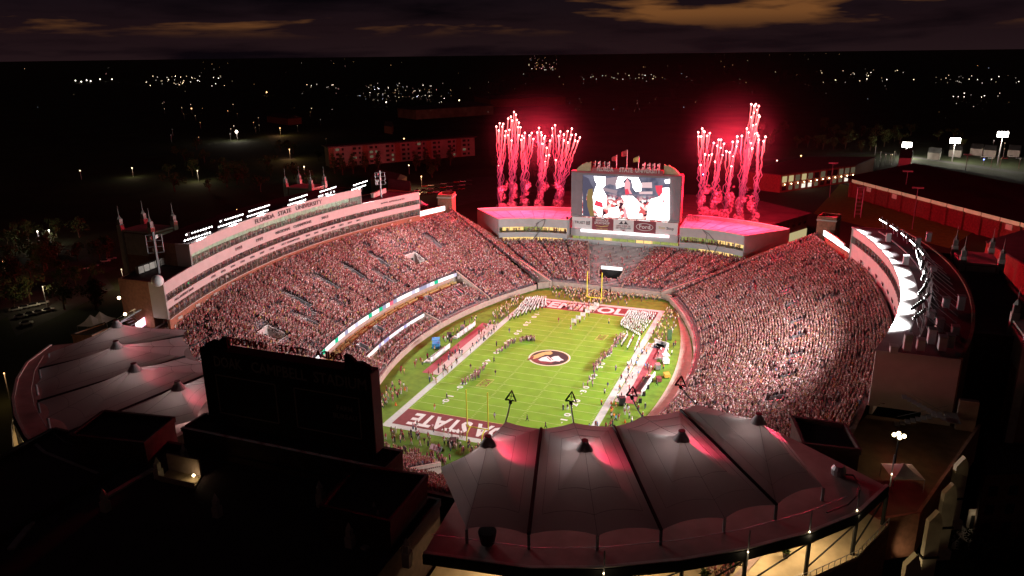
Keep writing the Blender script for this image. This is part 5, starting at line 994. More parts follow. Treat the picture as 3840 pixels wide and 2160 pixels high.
quad([(1900, 1210), (2053, 1152), (2050, 1124), (1975, 1124)], 14, 10); quad([(2322, 1226), (2398, 1274), (2465, 1185), (2358, 1172)], 10, 13)
for (u, v, u2, v2, n) in ((2398, 1278, 2380, 1322, 9), (2350, 1258, 2395, 1240, 1), (2330, 1302, 2352, 1268, 8), (2353, 1312, 2374, 1272, 9)):
    a, b = atZ(u, v, 0), atZ(u2, v2, 0)
    for k in range(n): p = a+(b-a)*k/max(1, n-1); BP_.append((p[0], p[1], .05, 0))
crowd('marching_band', 'marching band in white jackets and dark trousers massed at both far corners of the field', [q for q in BP_], 'band', .02)
FP_ = []
def chain(pts, n, w=.5):
    P = [np.array(atZ(*p, 0)[:2]) for p in pts]; 
    for k in range(n): f = rng.uniform(0, len(P)-1); i = int(f); p = P[i]+(P[i+1]-P[i])*(f-i); FP_.append((p[0]+rng.normal(0, w), p[1]+rng.normal(0, w), .05, rng.uniform(0, 6.3)))
chain([(2335, 1265), (2292, 1318), (2245, 1365), (2228, 1398)], 74, .45); chain([(1868, 1332), (1912, 1292), (1978, 1276), (2000, 1278)], 52, .45); chain([(2205, 1450), (2228, 1405)], 6, .5); chain([(1735, 1450), (1800, 1400)], 22, .5); chain([(1830, 1360), (1800, 1400)], 6, .5)
crowd('walking_group', 'players and staff walking in two loose lines across the field', FP_, 'mixed', .05)
GP = [(rng.normal(-2, 7), rng.uniform(58.5, 69), .05, PI+rng.normal(0, .5)) for _ in range(150)]+[(rng.uniform(-22, 24), rng.uniform(67.5, 70.5), .05, PI) for _ in range(110)]+[(rng.uniform(-9, 4), rng.uniform(46, 58), .06, rng.uniform(0, 6)) for _ in range(46)]+[(rng.uniform(-32, -26.5), rng.uniform(28, 55), .05, rng.uniform(0, 6)) for _ in range(60)]+[(rng.uniform(26.5, 33), rng.uniform(24, 58), .05, rng.uniform(0, 6)) for _ in range(70)]
crowd('sideline_crowd', 'cheerleaders, staff and guests gathered at the far end of the field', GP, 'gold', .25)
NP_ = [(rng.uniform(-28, -2), rng.uniform(-71, -66.5), .02, 0) for _ in range(150)]
crowd('sideline_crowd', 'packed group standing on the grass at the near end wall', NP_, 'fans', .2)
# flag runners
for k in range(6):
    p = atZ(2140+k*17, 1236-k*12.5, 0); t_ = thing('banner', 'white and garnet banner carried by a runner up the field, %s from the near end' % ('first', 'second', 'third', 'fourth', 'fifth', 'sixth')[k], 'flag', 'runners’ banners', at=tuple(p)); MB().tube([p+(.3, 0, .9), p+(.3, 0, 4.2)], .05, 5).build('pole', WHITEP, t_); b = MB(); b.add([p+(.3, 0, 4.1), p+(2.0, .3, 4.0), p+(1.9, .4, 2.6), p+(.3, 0, 2.7)], [(0, 1, 2, 3), (3, 2, 1, 0)]); b.build('cloth', mat('banner_cloth', (.72, .60, .60), .8, .4, 1.2), t_)
    put(p[0], p[1], 'runner carrying the %s banner from the near end' % ('first', 'second', 'third', 'fourth', 'fifth', 'sixth')[k], None, 'g', .05, 'walk')
# ================================================================ sideline equipment
SEATB = MB(); SEATB.box((0, 0, .48), (1.9, 1.1, .16)).box((0, .5, .95), (1.9, .16, 1.0)).box((-.7, 0, .2), (.12, .9, .4)).box((.7, 0, .2), (.12, .9, .4)).box((0, -.75, .14), (1.9, .5, .1)); BM_ = SEATB.mesh('team_bench', WHITEP)
def benches(pts, n, side, lab, grp):
    A = [np.array(atZ(*p, 0)[:2]) for p in pts]
    for k in range(n):
        f = k/max(1, n-1)*(len(A)-1); i = min(int(f), len(A)-2); p = A[i]+(A[i+1]-A[i])*(f-i); d = A[i+1]-A[i]; o = link('team_bench', BM_, None, (p[0], p[1], .04), math.atan2(d[1], d[0])+(PI if side < 0 else 0), (1.25, 1.7, 1.3)); tag(o, lab, 'bench', grp)
benches([(2462, 1298), (2494, 1308), (2478, 1345)], 8, 1, 'white slatted team bench at the far part of the right sideline', 'far right benches'); benches([(2440, 1420), (2398, 1480)], 10, 1, 'white slatted team bench at the near part of the right sideline', 'near right benches')
benches([(1712, 1268), (1768, 1228)], 9, -1, 'white slatted team bench at the far part of the left sideline', 'far left benches'); benches([(1612, 1358), (1672, 1312)], 10, -1, 'white slatted team bench at the near part of the left sideline', 'near left benches')
def cart(u, v, m, lab, sz=(1.5, 2.4, 1.2), roofm=None):
    p = atZ(u, v, 0.04); t_ = thing('equipment_cart', lab, 'cart', at=tuple(p)); MB().box(p+(0, 0, .3+sz[2]/2), sz, .4).build('body', m, t_)
    for a in (-1, 1):
        for b in (-1, 1): MB().tube([p+(a*sz[0]*.45-.08, b*sz[1]*.32, .25), p+(a*sz[0]*.45+.08, b*sz[1]*.32, .25)], .25, 8).build('wheel', DARK, t_)
    if roofm:
        MB().box(p+(0, 0, sz[2]+1.5), (sz[0]*1.1, sz[1]*.9, .12), .4).build('roof', roofm, t_)
        for a in (-1, 1): MB().tube([p+(a*sz[0]*.4, 0, sz[2]+.3), p+(a*sz[0]*.4, 0, sz[2]+1.5)], .05, 5).build('post', STEEL, t_)
BLUE = mat('tarp_blue', (.05, .25, .52), .6, .1, 2)
cart(1636, 1304, BLUE, 'bright blue medical tent cart behind the left benches', (2.4, 3.2, 1.6), BLUE); cart(1685, 1265, DARK, 'dark equipment cart behind the left benches'); cart(1735, 1238, STEEL, 'grey cart near the far left benches', (1.4, 2, 1.4)); cart(2496, 1362, WHITEP, 'white cart with a canopy behind the right benches', (1.8, 2.4, 1.3), WHITEP); cart(2466, 1385, STEEL, 'silver cart between the two right bench groups', (1.5, 2, 1.5)); cart(2500, 1415, mat('cart_orange', (.6, .33, .05), .6, .1, 2), 'orange cooler cart behind the right benches', (1.6, 2, 1)); cart(2470, 1430, GARNET, 'maroon cart behind the right benches', (1.4, 2, 1)); cart(2333, 1520, DARK, 'black netted cage by the near right sideline', (1.6, 1.6, 2.2)); cart(2510, 1275, mat('net_green', (.05, .10, .04), .8, .2, 2), 'dark green tall net frame on the right grass', (1.4, .8, 3.4)); cart(1700, 1670, DARK, 'black camera stand at the near end grass', (1.6, 2.2, 1.4)); cart(1720, 1425, BLUE, 'blue crate stack near the band at the near left', (1.2, 1.2, 1.0)) if False else None
for k in range(4): 
    p = atZ(2400+k*14, 1510-k*26, .04); t_ = tag(MB().box(p+(0, 0, .6), (.9, .7, 1.2), .3).build('speaker_case', DARK), 'black case on the right grass, %s from the near end' % ORD[k], 'case')
for k, (u, v) in enumerate(((1484, 1520), (1518, 1462), (2292, 1515), (2344, 1585))): p = atZ(u, v, .04); tag(MB().tube([p, p+(0, 0, .12), p+(0, 0, .9)], [.35, .28, .08], 8).build('pylon_marker', mat('marker_orange', (.75, .16, .03), .6, 0)), 'orange marker at the %s' % ('near left corner grass', 'left grass by the band', 'near right grass', 'near right end beside the tents')[k], 'marker')
p = atZ(1650, 1690, .04); s3 = thing('small_bleacher', 'small grey steps on the grass behind the near end zone', 'steps', at=tuple(p))
for k in range(4): MB().box(p+(-k*.6, -k*.25, .25+k*.3), (.8, 2.6, .12), .25).build('step', STEEL, s3)
# ================================================================ fireworks
_hl = [(1170,955),(1188,985),(1195,930),(1222,935),(1215,955),(1235,1025),(1240,990),(1258,1020),(1260,895),(1280,880),(1290,910),(1303,845),(1318,865),(1325,905),(1340,925),(1335,960),(1352,960),(1268,980),(1340,1020),(1285,1060),(1365,1025),(1385,1002),(1358,1055),(1380,1040),(1420,1022),(1437,1003),(1450,1048),(1478,1000),(1492,965),(1508,1000),(1512,1020),(1538,1028),(1530,1045),(1575,1062),(1517,1085),(1550,1115),(1592,968),(1613,945),(1593,1022),(1653,993),(1640,1025),(1680,1015),(1680,1060),(1708,990),(1740,970),(1738,1018),(1725,1050),(1710,1075),(1770,1015),(1765,1060),(1785,1068),(1800,1037),(1510,1160),(1545,1175),(1568,1170),(1540,1220),(1510,1258),(1618,1208)]
_hr = [(518,787),(552,787),(575,800),(540,800),(565,830),(575,870),(580,880),(535,850),(520,885),(555,940),(530,945),(148,970),(118,998),(165,995),(160,990),(205,1005),(185,1025),(140,1030),(120,1030),(485,970),(500,1000),(560,1005),(570,1025),(625,1032),(575,1055),(612,1065),(575,1075),(545,1010),(412,1030),(447,1025),(378,1070),(415,1068),(405,1105),(235,1078),(272,1055),(290,1055),(312,1085),(262,1100),(285,1115),(330,1142),(300,1170),(170,1165),(195,1172),(220,1165),(355,1150),(380,1180),(245,1220),(370,1255),(135,1245),(510,1040),(515,1080),(525,1120)]
_bl = [(1871,786),(1918,781),(1962,778),(2023,778),(2090,778)]; _br = [(2625,808),(2668,815),(2715,822),(2765,830),(2825,845)]
TR = bpy.data.materials.new('comet_trail'); TR.use_nodes = True; t = TR.node_tree; t.nodes.clear(); at_ = N(t, 'ShaderNodeAttribute', attribute_name='ember'); e = N(t, 'ShaderNodeEmission'); t.links.new(ramp(t, at_.outputs['Fac'], [(0, (.70, .05, .13)), (.3, (.90, .05, .12)), (.6, (1, .06, .09)), (1, (1, .17, .16))]), e.inputs[0]); t.links.new(math_node(t, 'ADD', .5, math_node(t, 'MULTIPLY', math_node(t, 'POWER', at_.outputs['Fac'], 1.3), 3.4)), e.inputs[1]); oo = N(t, 'ShaderNodeOutputMaterial'); t.links.new(e.outputs[0], oo.inputs[0]); TR.cycles.emission_sampling = 'NONE'
HEAD = MB().ball((0, 0, 0), .36, 8, 5).mesh('comet_head', emat('comet_core', (1, .32, .30), 16, False), True)
def wob(x, z, a): return a*(math.sin(z*.55+x*3)+.6*math.sin(z*1.27+x*7)+.35*math.sin(z*2.6+x*11))
def fire(heads, off, bases, yb, lab, grp):
    B = [np.array(atY(u, v, yb)) for u, v in bases]; H = []
    for (u, v) in heads:
        h = np.array(atY(off+u*.4969, v*.4969, yb+rng.uniform(-2.5, 2.5))); H.append(h)
        b = min(B, key=lambda q: abs((q[0]+(h[2]-q[2])*.05)-h[0])); n = 44; pts = []; ht = []
        for i in range(n+1):
            f = i/n; z = h[2]+(b[2]+3-h[2])*(1-f); x = b[0]+(h[0]-b[0])*(.10+.90*f**1.15); am = .95*(1-f)**.9*min(1, f*6+.25); pts.append((x+wob(h[0], z, am), h[1]+wob(h[0]+5, z, am*.6), z)); ht.append(f**1.6)
        o = thing('firework_comet', lab, 'firework', grp, at=tuple(h)); me = MB().tube(pts, [.075+.105*f for f in np.linspace(0, 1, n+1)], 6).mesh('trail', TR); me.attributes.new('ember', 'FLOAT', 'POINT').data.foreach_set('value', np.repeat(ht, 6).astype('f')); link('trail', me, o); link('head', HEAD, o, h)
    for bb in B:                                          # bright burning core above each mortar
        near_h = sorted(H, key=lambda q: abs(q[0]-bb[0]-2))[:8]; tp = np.mean(near_h, 0); n = 24; zt = tp[2]-1; pts = []; ht = []
        for i in range(n+1): f = i/n; z = bb[2]+8+(zt-bb[2]-8)*f; pts.append((bb[0]+(tp[0]-bb[0])*(.25+.7*f)+wob(bb[0], z, .5*(1-f)), bb[1]+wob(bb[0]+2, z, .4), z)); ht.append(.1+.75*math.sin(PI*f)**2*f)
        o = thing('firework_comet', lab, 'firework', grp, at=tuple(bb)); me = MB().tube(pts, [.10+.55*math.sin(PI*f)**1.5*(.6+.4*math.sin(f*40+bb[0])) for f in np.linspace(0, 1, n+1)], 7).mesh('trail', TR); me.attributes.new('ember', 'FLOAT', 'POINT').data.foreach_set('value', np.repeat(ht, 7).astype('f')); link('trail', me, o)
    return B, H
BL_, HL_ = fire(_hl, 1280, _bl, 117.0, 'red firework comet rising from the left suite roof', 'left fireworks'); BR_, HR_ = fire(_hr, 2560, _br, 115.0, 'red firework comet rising from the right suite roof', 'right fireworks')
SMK = bpy.data.materials.new('smoke_volume'); SMK.use_nodes = True; t = SMK.node_tree; t.nodes.clear(); co = N(t, 'ShaderNodeTexCoord'); n1 = N(t, 'ShaderNodeTexNoise'); n1.inputs['Scale'].default_value = 1.0; n1.inputs['Detail'].default_value = 4; t.links.new(co.outputs['Object'], n1.inputs['Vector']); pv_ = N(t, 'ShaderNodeVolumePrincipled'); pv_.inputs['Color'].default_value = (.92, .90, .90, 1); t.links.new(math_node(t, 'MULTIPLY', ramp(t, n1.outputs[0], [(.49, (0, 0, 0)), (.66, (1, 1, 1))]), .34), pv_.inputs['Density']); oo = N(t, 'ShaderNodeOutputMaterial'); t.links.new(pv_.outputs[0], oo.inputs['Volume'])
def smoke(b, tops, lab):
    n = 22; pts = []; rr = []; top = np.mean(tops, 0) if len(tops) else b+np.array((4, 0, 28)); Ht = min(15, top[2]-b[2])
    for i in range(n+1):
        f = i/n; z = b[2]-.3+Ht*f; x = b[0]+(top[0]-b[0])*f*.75+1.5*math.sin(f*(7+b[0] % 3)+b[0]*1.7)*(.35+f)*.8+.7*math.sin(f*19+b[0]); pts.append((x, b[1]+.8*math.sin(f*7+b[0]*2), z)); rr.append((.7+1.4*math.exp(-((f-.14)/.10)**2)+1.5*f*(1-f**4)+.1)*(1+.22*math.sin(f*23+b[0]*5))*(1-.75*f**6))
    o = MB().tube(pts, rr, 8).build('smoke', SMK, None, True); o['kind'] = 'stuff'; o['label'] = lab; o['category'] = 'smoke'
for B, H, lr in ((BL_, HL_, 'left'), (BR_, HR_, 'right')):
    for k, b in enumerate(B): smoke(b, [h for h in H if abs(h[0]-b[0]-3) < 7], 'pink smoke column on the %s suite roof, %s from the left' % (lr, ('first', 'second', 'third', 'fourth', 'fifth')[k]))
RED = (1, .022, .062)
for B, H, nm in ((BL_, HL_, 'left'), (BR_, HR_, 'right')):
    H_ = np.array(H); src = [o for o in COL.objects if o.name.startswith('firework_comet')][0 if nm == 'left' else len(_hl)]
    for q in (.2, .5, .8):
        c = np.quantile(H_, q, 0); lamp('firework_glow', 'POINT', (c[0], c[1], float(np.mean(H_[:, 2]))-4), FIRE, RED, src, radius=2.5)
    for b in B[::2]: lamp('firework_glow', 'POINT', (b[0]+1, b[1]-3, b[2]+9), FIRE*.12, RED, src, radius=1.5)
# thin drifting smoke that catches the red light
HZ = bpy.data.materials.new('thin_smoke'); HZ.use_nodes = True; t = HZ.node_tree; t.nodes.clear(); pv2 = N(t, 'ShaderNodeVolumePrincipled'); pv2.inputs['Color'].default_value = (.9, .85, .85, 1); tcx = N(t, 'ShaderNodeTexCoord'); grd = N(t, 'ShaderNodeTexGradient', gradient_type='SPHERICAL'); t.links.new(tcx.outputs['Object'], grd.inputs[0]); dn_ = N(t, 'ShaderNodeMath', operation='MULTIPLY'); dn_.name = 'dens'; t.links.new(math_node(t, 'POWER', grd.outputs[1], 1.6), dn_.inputs[0]); dn_.inputs[1].default_value = .00017; t.links.new(dn_.outputs[0], pv2.inputs['Density']); oo = N(t, 'ShaderNodeOutputMaterial'); t.links.new(pv2.outputs[0], oo.inputs['Volume'])
HZ2 = HZ.copy(); HZ2.name = 'halo_smoke'; HZ2.node_tree.nodes['dens'].inputs[1].default_value = .0026  # denser smoke added round the comet heads to make their halo
for cx_, cy_, cz_, rx_, ry_, rz_, hm_ in [(4, 132, 46, 125, 70, 66, HZ), (*np.mean(HL_, 0), 29, 16, 23, HZ2), (*np.mean(HR_, 0), 25, 16, 25, HZ2)]:
    hz = MB().ball((0, 0, 0), 1, 32, 20).build('smoke_haze', hm_, None, True); hz.location = (cx_, cy_, cz_); hz.scale = (rx_, ry_, rz_); hz['kind'] = 'stuff'; hz['label'] = 'thin smoke and added halo smoke round the fireworks'; hz['category'] = 'smoke'
# ================================================================ surroundings
def strip_road(pts, w, lab, m=ASPH, name='road'):
    P = [np.array(atZ(*p, 0)[:2]) for p in pts]; L = []; R_ = []
    for i in range(len(P)): d = P[min(i+1, len(P)-1)]-P[max(i-1, 0)]; d /= np.linalg.norm(d); n = np.array((-d[1], d[0]))*w/2; L.append(P[i]+n); R_.append(P[i]-n)
    b = MB(); 
    for i in range(len(P)-1): b.add([(*L[i], -.1), (*R_[i], -.1), (*R_[i+1], -.1), (*L[i+1], -.1)], [(3, 2, 1, 0)])
    return struct(b.build(name, m))
strip_road([(1560, 800), (1800, 745), (2150, 690), (2500, 660)], 9, ''); strip_road([(1080, 600), (1020, 500), (990, 450), (960, 410)], 14, ''); strip_road([(2850, 600), (3300, 570), (3840, 650)], 12, ''); strip_road([(400, 1000), (150, 1100), (-60, 1200)], 12, '')
lotp = [tuple(atZ(u, v, 0)[:2]) for u, v in ((1480, 690), (1850, 660), (2000, 730), (1560, 780))]; b = MB(); b.add([(*p, -.12) for p in lotp], [(0, 1, 2, 3)]); struct(b.build('parking_lot', ASPH)); lot2 = [tuple(atZ(u, v, 0)[:2]) for u, v in ((-20, 1080), (330, 960), (430, 1080), (60, 1260))]; b = MB(); b.add([(*p, -.12) for p in lot2], [(0, 1, 2, 3)]); struct(b.build('parking_lot', ASPH))
pf = [tuple(atZ(u, v, 0)[:2]) for u, v in ((3050, 800), (3150, 690), (3750, 800), (3560, 930), (3200, 860))]; b = MB(); b.add([(*p, -.12) for p in pf], [(0, 1, 2, 3)]); struct(b.build('practice_field', GRASS2))
# residence hall
A, B = np.array((-309., 341.)), np.array((-221., 448.)); d = (B-A)/np.linalg.norm(B-A); nb = np.array((-d[1], d[0]))
RH = mat('hall_plaster', (.34, .27, .23), .85, .15, .2); hall = thing('residence_hall', 'long four-storey residence hall lit dull red beyond the far left', 'building', at=(*((A+B)/2), 0))
MB().prism([tuple(A), tuple(B), tuple(B+nb*14), tuple(A+nb*14)], 0, 17).build('wall', RH, hall); MB().prism([tuple(A-d*2-nb*1.5), tuple(B+d*2-nb*1.5), tuple(B+d*2+nb*15), tuple(A-d*2+nb*15)], 17, 18).build('roof', ROOFD, hall)
for i in range(9):
    c = A+(B-A)*(i+.6)/9.2; 
    for j in range(4):
        for k in (-2.0, 2.6): q = c+d*k-nb*.12; MB().box((q[0], q[1], 2.6+j*4), (3.0 if k < 0 else 1.8, .25, 2.0), math.atan2(d[1], d[0])).build('window', DIMW if rng.random() < .12 else DW, hall)
    if i % 2 == 0: q = A+(B-A)*(i+.1)/9.2-nb*.2; MB().box((q[0], q[1], 8.4), (4.6, .5, 16.8), math.atan2(d[1], d[0])).build('brick_bay', BRICK, hall)
# houses / halls by roof outline pixels
def bld(name, lab, pix, zr, wallm, roofm=ROOFD, z0=0, win=None, cat='building', gable=0):
    P = [tuple(atZ(u, v, zr)[:2]) for u, v in pix]; c = np.mean(np.array(P), 0); t_ = thing(name, lab, cat, at=(c[0], c[1], z0)); MB().prism(P, z0-.2, zr-.3).build('wall', wallm, t_); Q = [tuple(c+(np.array(p)-c)*1.03) for p in P]
    if gable:
        b = MB(); n = len(P); m1, m2 = (np.array(Q[0])+np.array(Q[3]))/2, (np.array(Q[1])+np.array(Q[2]))/2; b.add([(*q, zr-.3) for q in Q]+[(*m1, zr+gable), (*m2, zr+gable)], [(0, 1, 5, 4), (2, 3, 4, 5), (0, 4, 3), (1, 2, 5), (3, 2, 1, 0)]); b.build('roof', roofm, t_)
    else: MB().prism(Q, zr-.3, zr+.3).build('roof', roofm, t_)
    return t_, P
h1, P = bld('lecture_hall', 'low hall with a pitched roof and lit side just beyond the left press box', [(1390, 668), (1475, 690), (1525, 660), (1440, 640)], 11, mat('hall_wall_olive', (.22, .20, .11), .85, .2, .4), gable=4)
h2, P = bld('gabled_house', 'brick gabled house lit red beyond the left press box', [(1455, 705), (1535, 715), (1540, 690), (1460, 680)], 10, BRICK, gable=4); MB().box((np.mean([p[0] for p in P]), P[0][1]-.2, 7), (2, .3, 2)).build('window', DW, h2)
bld('parking_garage', 'distant pale parking garage with lit slots', [(1490, 405), (1560, 412), (1850, 395), (1760, 380)], 14, mat('garage_conc', (.30, .27, .18), .85, .3, .1))
for k in range(4):
    a, b_ = atZ(1484, 418+k*13, 12-k*3), atZ(1508, 418+k*13, 12-k*3); o = MB(); o.add([a, b_, b_+(0, 0, 1.1), a+(0, 0, 1.1)], [(0, 1, 2, 3)]); 
bld('long_hall', 'distant dim red-lit hall in the middle distance', [(1780, 360), (1840, 372), (2120, 362), (2060, 352)], 14, BRICK)
bld('apartment_house', 'distant dark house row on the left', [(1000, 435), (1080, 445), (1130, 440), (1060, 430)], 9, BRICK, gable=4); bld('apartment_house', 'small dark red house left of the residence hall', [(1440, 470), (1470, 475), (1475, 465), (1450, 462)], 9, BRICK, gable=4)
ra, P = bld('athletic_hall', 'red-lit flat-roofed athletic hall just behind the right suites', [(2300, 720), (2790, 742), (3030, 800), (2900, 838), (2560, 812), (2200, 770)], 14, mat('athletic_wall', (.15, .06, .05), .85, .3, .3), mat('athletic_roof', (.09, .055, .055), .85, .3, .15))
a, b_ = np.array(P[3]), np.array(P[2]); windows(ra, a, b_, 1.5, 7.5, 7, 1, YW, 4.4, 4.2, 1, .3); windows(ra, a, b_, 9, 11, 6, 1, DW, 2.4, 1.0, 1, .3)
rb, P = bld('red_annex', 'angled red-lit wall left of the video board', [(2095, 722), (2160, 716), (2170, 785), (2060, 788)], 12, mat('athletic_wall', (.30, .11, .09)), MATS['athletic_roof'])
rc_, P = bld('glass_hall', 'two-storey glass-fronted hall with a dark roof behind the fireworks on the right', [(2790, 640), (2930, 655), (3210, 618), (3280, 590), (3020, 590)], 12, BRICK, mat('hall_roof_wine', (.13, .055, .075), .8, .15, .1))
a, b_ = np.array(P[1]), np.array(P[2]); windows(rc_, a, b_, 6.2, 11, 12, 1, [YW, DIMW, DW], 4.4, 4.0, 1, .4); windows(rc_, a, b_, .6, 4.5, 12, 1, [emat('lit_window_white', (1, .93, .8), 1.0, False), YW, DW, DIMW], 3.6, 2.8, 1, .4)
for i in range(12): q = a+(b_-a)*(i+.5)/12; n_ = np.array((b_[1]-a[1], a[0]-b_[0])); n_ /= np.linalg.norm(n_); q = q+n_*.9; MB().ball((*q, 5.2), .35).build('soffit_lamp', emat('lamp_warm', (1, .74, .42), 14, False), rc_)
ri = thing('indoor_practice_hall', 'huge dark-roofed indoor practice hall with a pale lit clerestory strip', 'building', at=(170, 270, 0)); A, B = np.array((99., 322.)), np.array((212., 135.)); d = (B-A)/np.linalg.norm(B-A); nb = np.array((-d[1], d[0]))
MB().prism([tuple(A), tuple(B), tuple(B+nb*85), tuple(A+nb*85)], 0, 12).build('wall', BRICKD, ri)
for e0, e1, z0, z1 in ((-4, 46, 12.4, 19.5), (46, 90, 19.5, 12.4)):
    b = MB(); b.add([(*(A-d*4+nb*e0), z0), (*(B+d*4+nb*e0), z0), (*(B+d*4+nb*e1), z1), (*(A-d*4+nb*e1), z1)], [(0, 1, 2, 3), (3, 2, 1, 0)]); b.build('roof_slope', mat('practice_roof', (.055, .022, .032), .8, .15, .05), ri)
for i in range(18): q = A+(B-A)*(i+.5)/18-nb*.25; MB().box((q[0], q[1], 10.6), (11.4, .3, 2.2), math.atan2(d[1], d[0])).build('clerestory_pane', mat('clerestory', (.45, .40, .24), .6, .2, .2, emit=(1, .82, .48), es=.16), ri); q2 = A+(B-A)*(i+.02)/18-nb*.6; MB().box((q2[0], q2[1], 4.8), (2.2, 1.2, 9.6), math.atan2(d[1], d[0])).build('pilaster', BRICKD, ri)
for i in (1, 3, 10, 13): q = A+(B-A)*(i+.5)/18-nb*.3; MB().box((q[0], q[1], 7.8), (4, .3, 2.6), math.atan2(d[1], d[0])).build('pale_panel', mat('pale_panel', (.5, .42, .33), .7, .1, 1, emit=(.5, .4, .3), es=.1), ri)
# brick hall at the right edge
rr, P = bld('brick_hall', 'red-lit brick hall with wall lamps at the right edge', [(3700, 905), (3860, 1000), (3990, 960), (3860, 860)], 12, BRICK)
for k, (u, v) in enumerate(((3785, 898), (3722, 942), (3732, 970))): p = atZ(u, v, 5); t_ = tag(MB().ball(p, .35).build('wall_lamp', emat('lamp_warm', (1, .74, .42), 14, False)), 'warm lamp by the brick hall at the right edge, %s' % ('highest', 'middle', 'lowest')[k], 'lamp'); lamp('wall_lamp_light', 'POINT', tuple(p+(-1.2, -1.6, .2)), 500, (1, .5, .2), t_)
# tall field lights on the right
for k, (u, v, ub, vb_) in enumerate(((3398, 545, 3395, 590), (3582, 530, 3570, 605), (3762, 506, 3740, 620))):
    g0 = atZ(ub, vb_, 0); hgt = atY(u, v, g0[1])[2]; t_ = thing('field_light', 'tall lit field-light mast on the right, %s from the left' % ORD[k], 'lamp post', 'field light masts', at=tuple(g0)); MB().tube([g0, (g0[0], g0[1], hgt)], [.5, .3], 8).build('pole', STEEL, t_); hd = MB()
    MB().box((g0[0], g0[1], hgt+.5), (7.5, 1.0, 4.2)).build('lamp_head', emat('field_light_glass', (1, .96, .84), 26, False), t_); lamp('field_light_light', 'POINT', (g0[0]+4, g0[1]-4, hgt-3), 24000, (1, .93, .75), t_)
wh, P = bld('white_house', 'small white gabled house below the leftmost field light', [(3372, 590), (3418, 592), (3425, 577), (3380, 574)], 9, mat('white_siding', (.6, .58, .5), .8, .1, .5), ASPH, gable=5); 
for k, (u, v) in enumerate(((3640, 555), (3690, 560), (3560, 560), (3480, 570), (3780, 560))): bld('gabled_house', 'dim house in the neighbourhood behind the field lights, %s' % ('under the second mast', 'right of the second mast', 'left of the second mast', 'beside the white house', 'under the third mast')[k], [(u, v), (u+46, v+4), (u+52, v-8), (u+8, v-10)], 6, mat('siding_grey', (.35, .33, .30), .8, .2, .3), ASPH, gable=3)
# cars
CARM = [mat('car_'+n, c, .3, .03, 1, spec=.5) for n, c in (('white', (.7, .7, .7)), ('silver', (.4, .4, .42)), ('dark', (.04, .04, .05)), ('red', (.35, .04, .04)))]; CGL = mat('car_glass', (.02, .02, .025), .1, 0, spec=.6)
def car_mesh():
    b = MB(); pr = [(-2.2, .45), (-2.25, .85), (-1.9, .95), (1.2, 1.0), (2.1, .85), (2.2, .5)]; n = len(pr); b.add([(x, -.88, z) for x, z in pr]+[(x, .88, z) for x, z in pr], [tuple(range(n)), tuple(range(n, 2*n))[::-1]]+[(i, n+i, n+(i+1) % n, (i+1) % n) for i in range(n)])
    return b
CBOD = [car_mesh().mesh('car_body', m) for m in CARM]; b = MB(); b.add([(-1.7, -.8, .95), (.9, -.8, .98), (.3, -.65, 1.45), (-1.2, -.65, 1.45), (-1.7, .8, .95), (.9, .8, .98), (.3, .65, 1.45), (-1.2, .65, 1.45)], [(0, 1, 2, 3), (7, 6, 5, 4), (1, 5, 6, 2), (4, 0, 3, 7), (3, 2, 6, 7)]); CCAB = b.mesh('car_cabin', CGL); CWH = MB().tube([(0, -.12, 0), (0, .12, 0)], .33, 10).mesh('car_wheel', DARK)
def car(u, v, rz, k, lab, grp):
    p = atZ(u, v, -.1); t_ = tag(link('parked_car', None, None, tuple(p), rz), lab, 'car', grp); link('body', CBOD[k], t_, raw=True); link('cabin', CCAB, t_, raw=True)
    for a in (-1.4, 1.4):
        for c in (-.85, .85): link('wheel', CWH, t_, (a, c, .33), raw=True)
for k in range(9): car(60+(k % 4)*34+(k//4)*20, 1165-(k % 4)*8+(k//4)*26, .9, k % 2, 'pale car parked in the dim lot at the left edge', 'cars in the left lot')
for k in range(5): car(330+k*22, 1010-k*9, .7, k % 3, 'car parked on the dim street left of the near tower', 'cars by the left tower')
for k in range(26): car(1540+(k % 9)*24+(k//9)*26, 735-(k % 9)*3-(k//9)*17, .35, (2, 1, 2, 3, 0)[k % 5], 'car parked in the dark lot beyond the left press box', 'cars in the far left lot')
for k in range(6): car(3690+k*26, 590+(k % 2)*6, .2, k % 4, 'car parked under the field lights on the right', 'cars under the field lights')
# trees
LEAF = mat('foliage', (.055, .075, .022), .85, .45, .5); BARK = mat('bark', (.09, .065, .045), .9, .2, 2)
def crown_mesh(seed, tall):
    r = np.random.default_rng(seed); b = MB(); cl_ = [(r.normal(0, 1.5), r.normal(0, 1.5), r.uniform(3.2, 8.5 if not tall else 12), r.uniform(1.2, 2.3)) for _ in range(14)]
    if tall: cl_ = [(x*(1.15-z/14), y*(1.15-z/14), z, q*(1.3-z/16)) for x, y, z, q in cl_]
    for _ in range(620):
        c = cl_[r.integers(len(cl_))]; dv = r.normal(0, 1, 3); dv /= np.linalg.norm(dv); p = np.array(c[:3])+dv*c[3]*r.uniform(.55, 1.05); a = r.normal(0, 1, 3); a /= np.linalg.norm(a); e = np.cross(a, dv); e /= np.linalg.norm(e)+1e-6; w_ = r.uniform(.25, .5); b.add([p-a*w_, p+e*w_*.6, p+a*w_, p-e*w_*.6], [(0, 1, 2, 3)])
    return b.mesh('crown', LEAF)
CROWN = [crown_mesh(3, False), crown_mesh(4, False), crown_mesh(5, True)]; tb = MB(); tb.tube([(0, 0, 0), (.1, 0, 2.5), (0, .1, 6)], [.38, .28, .12], 7)
for a in (.3, 2.4, 4.4): tb.tube([(0.05, 0, 2.6), (math.cos(a)*1.2, math.sin(a)*1.2, 4.6), (math.cos(a)*2, math.sin(a)*2, 6)], [.18, .12, .04], 5)
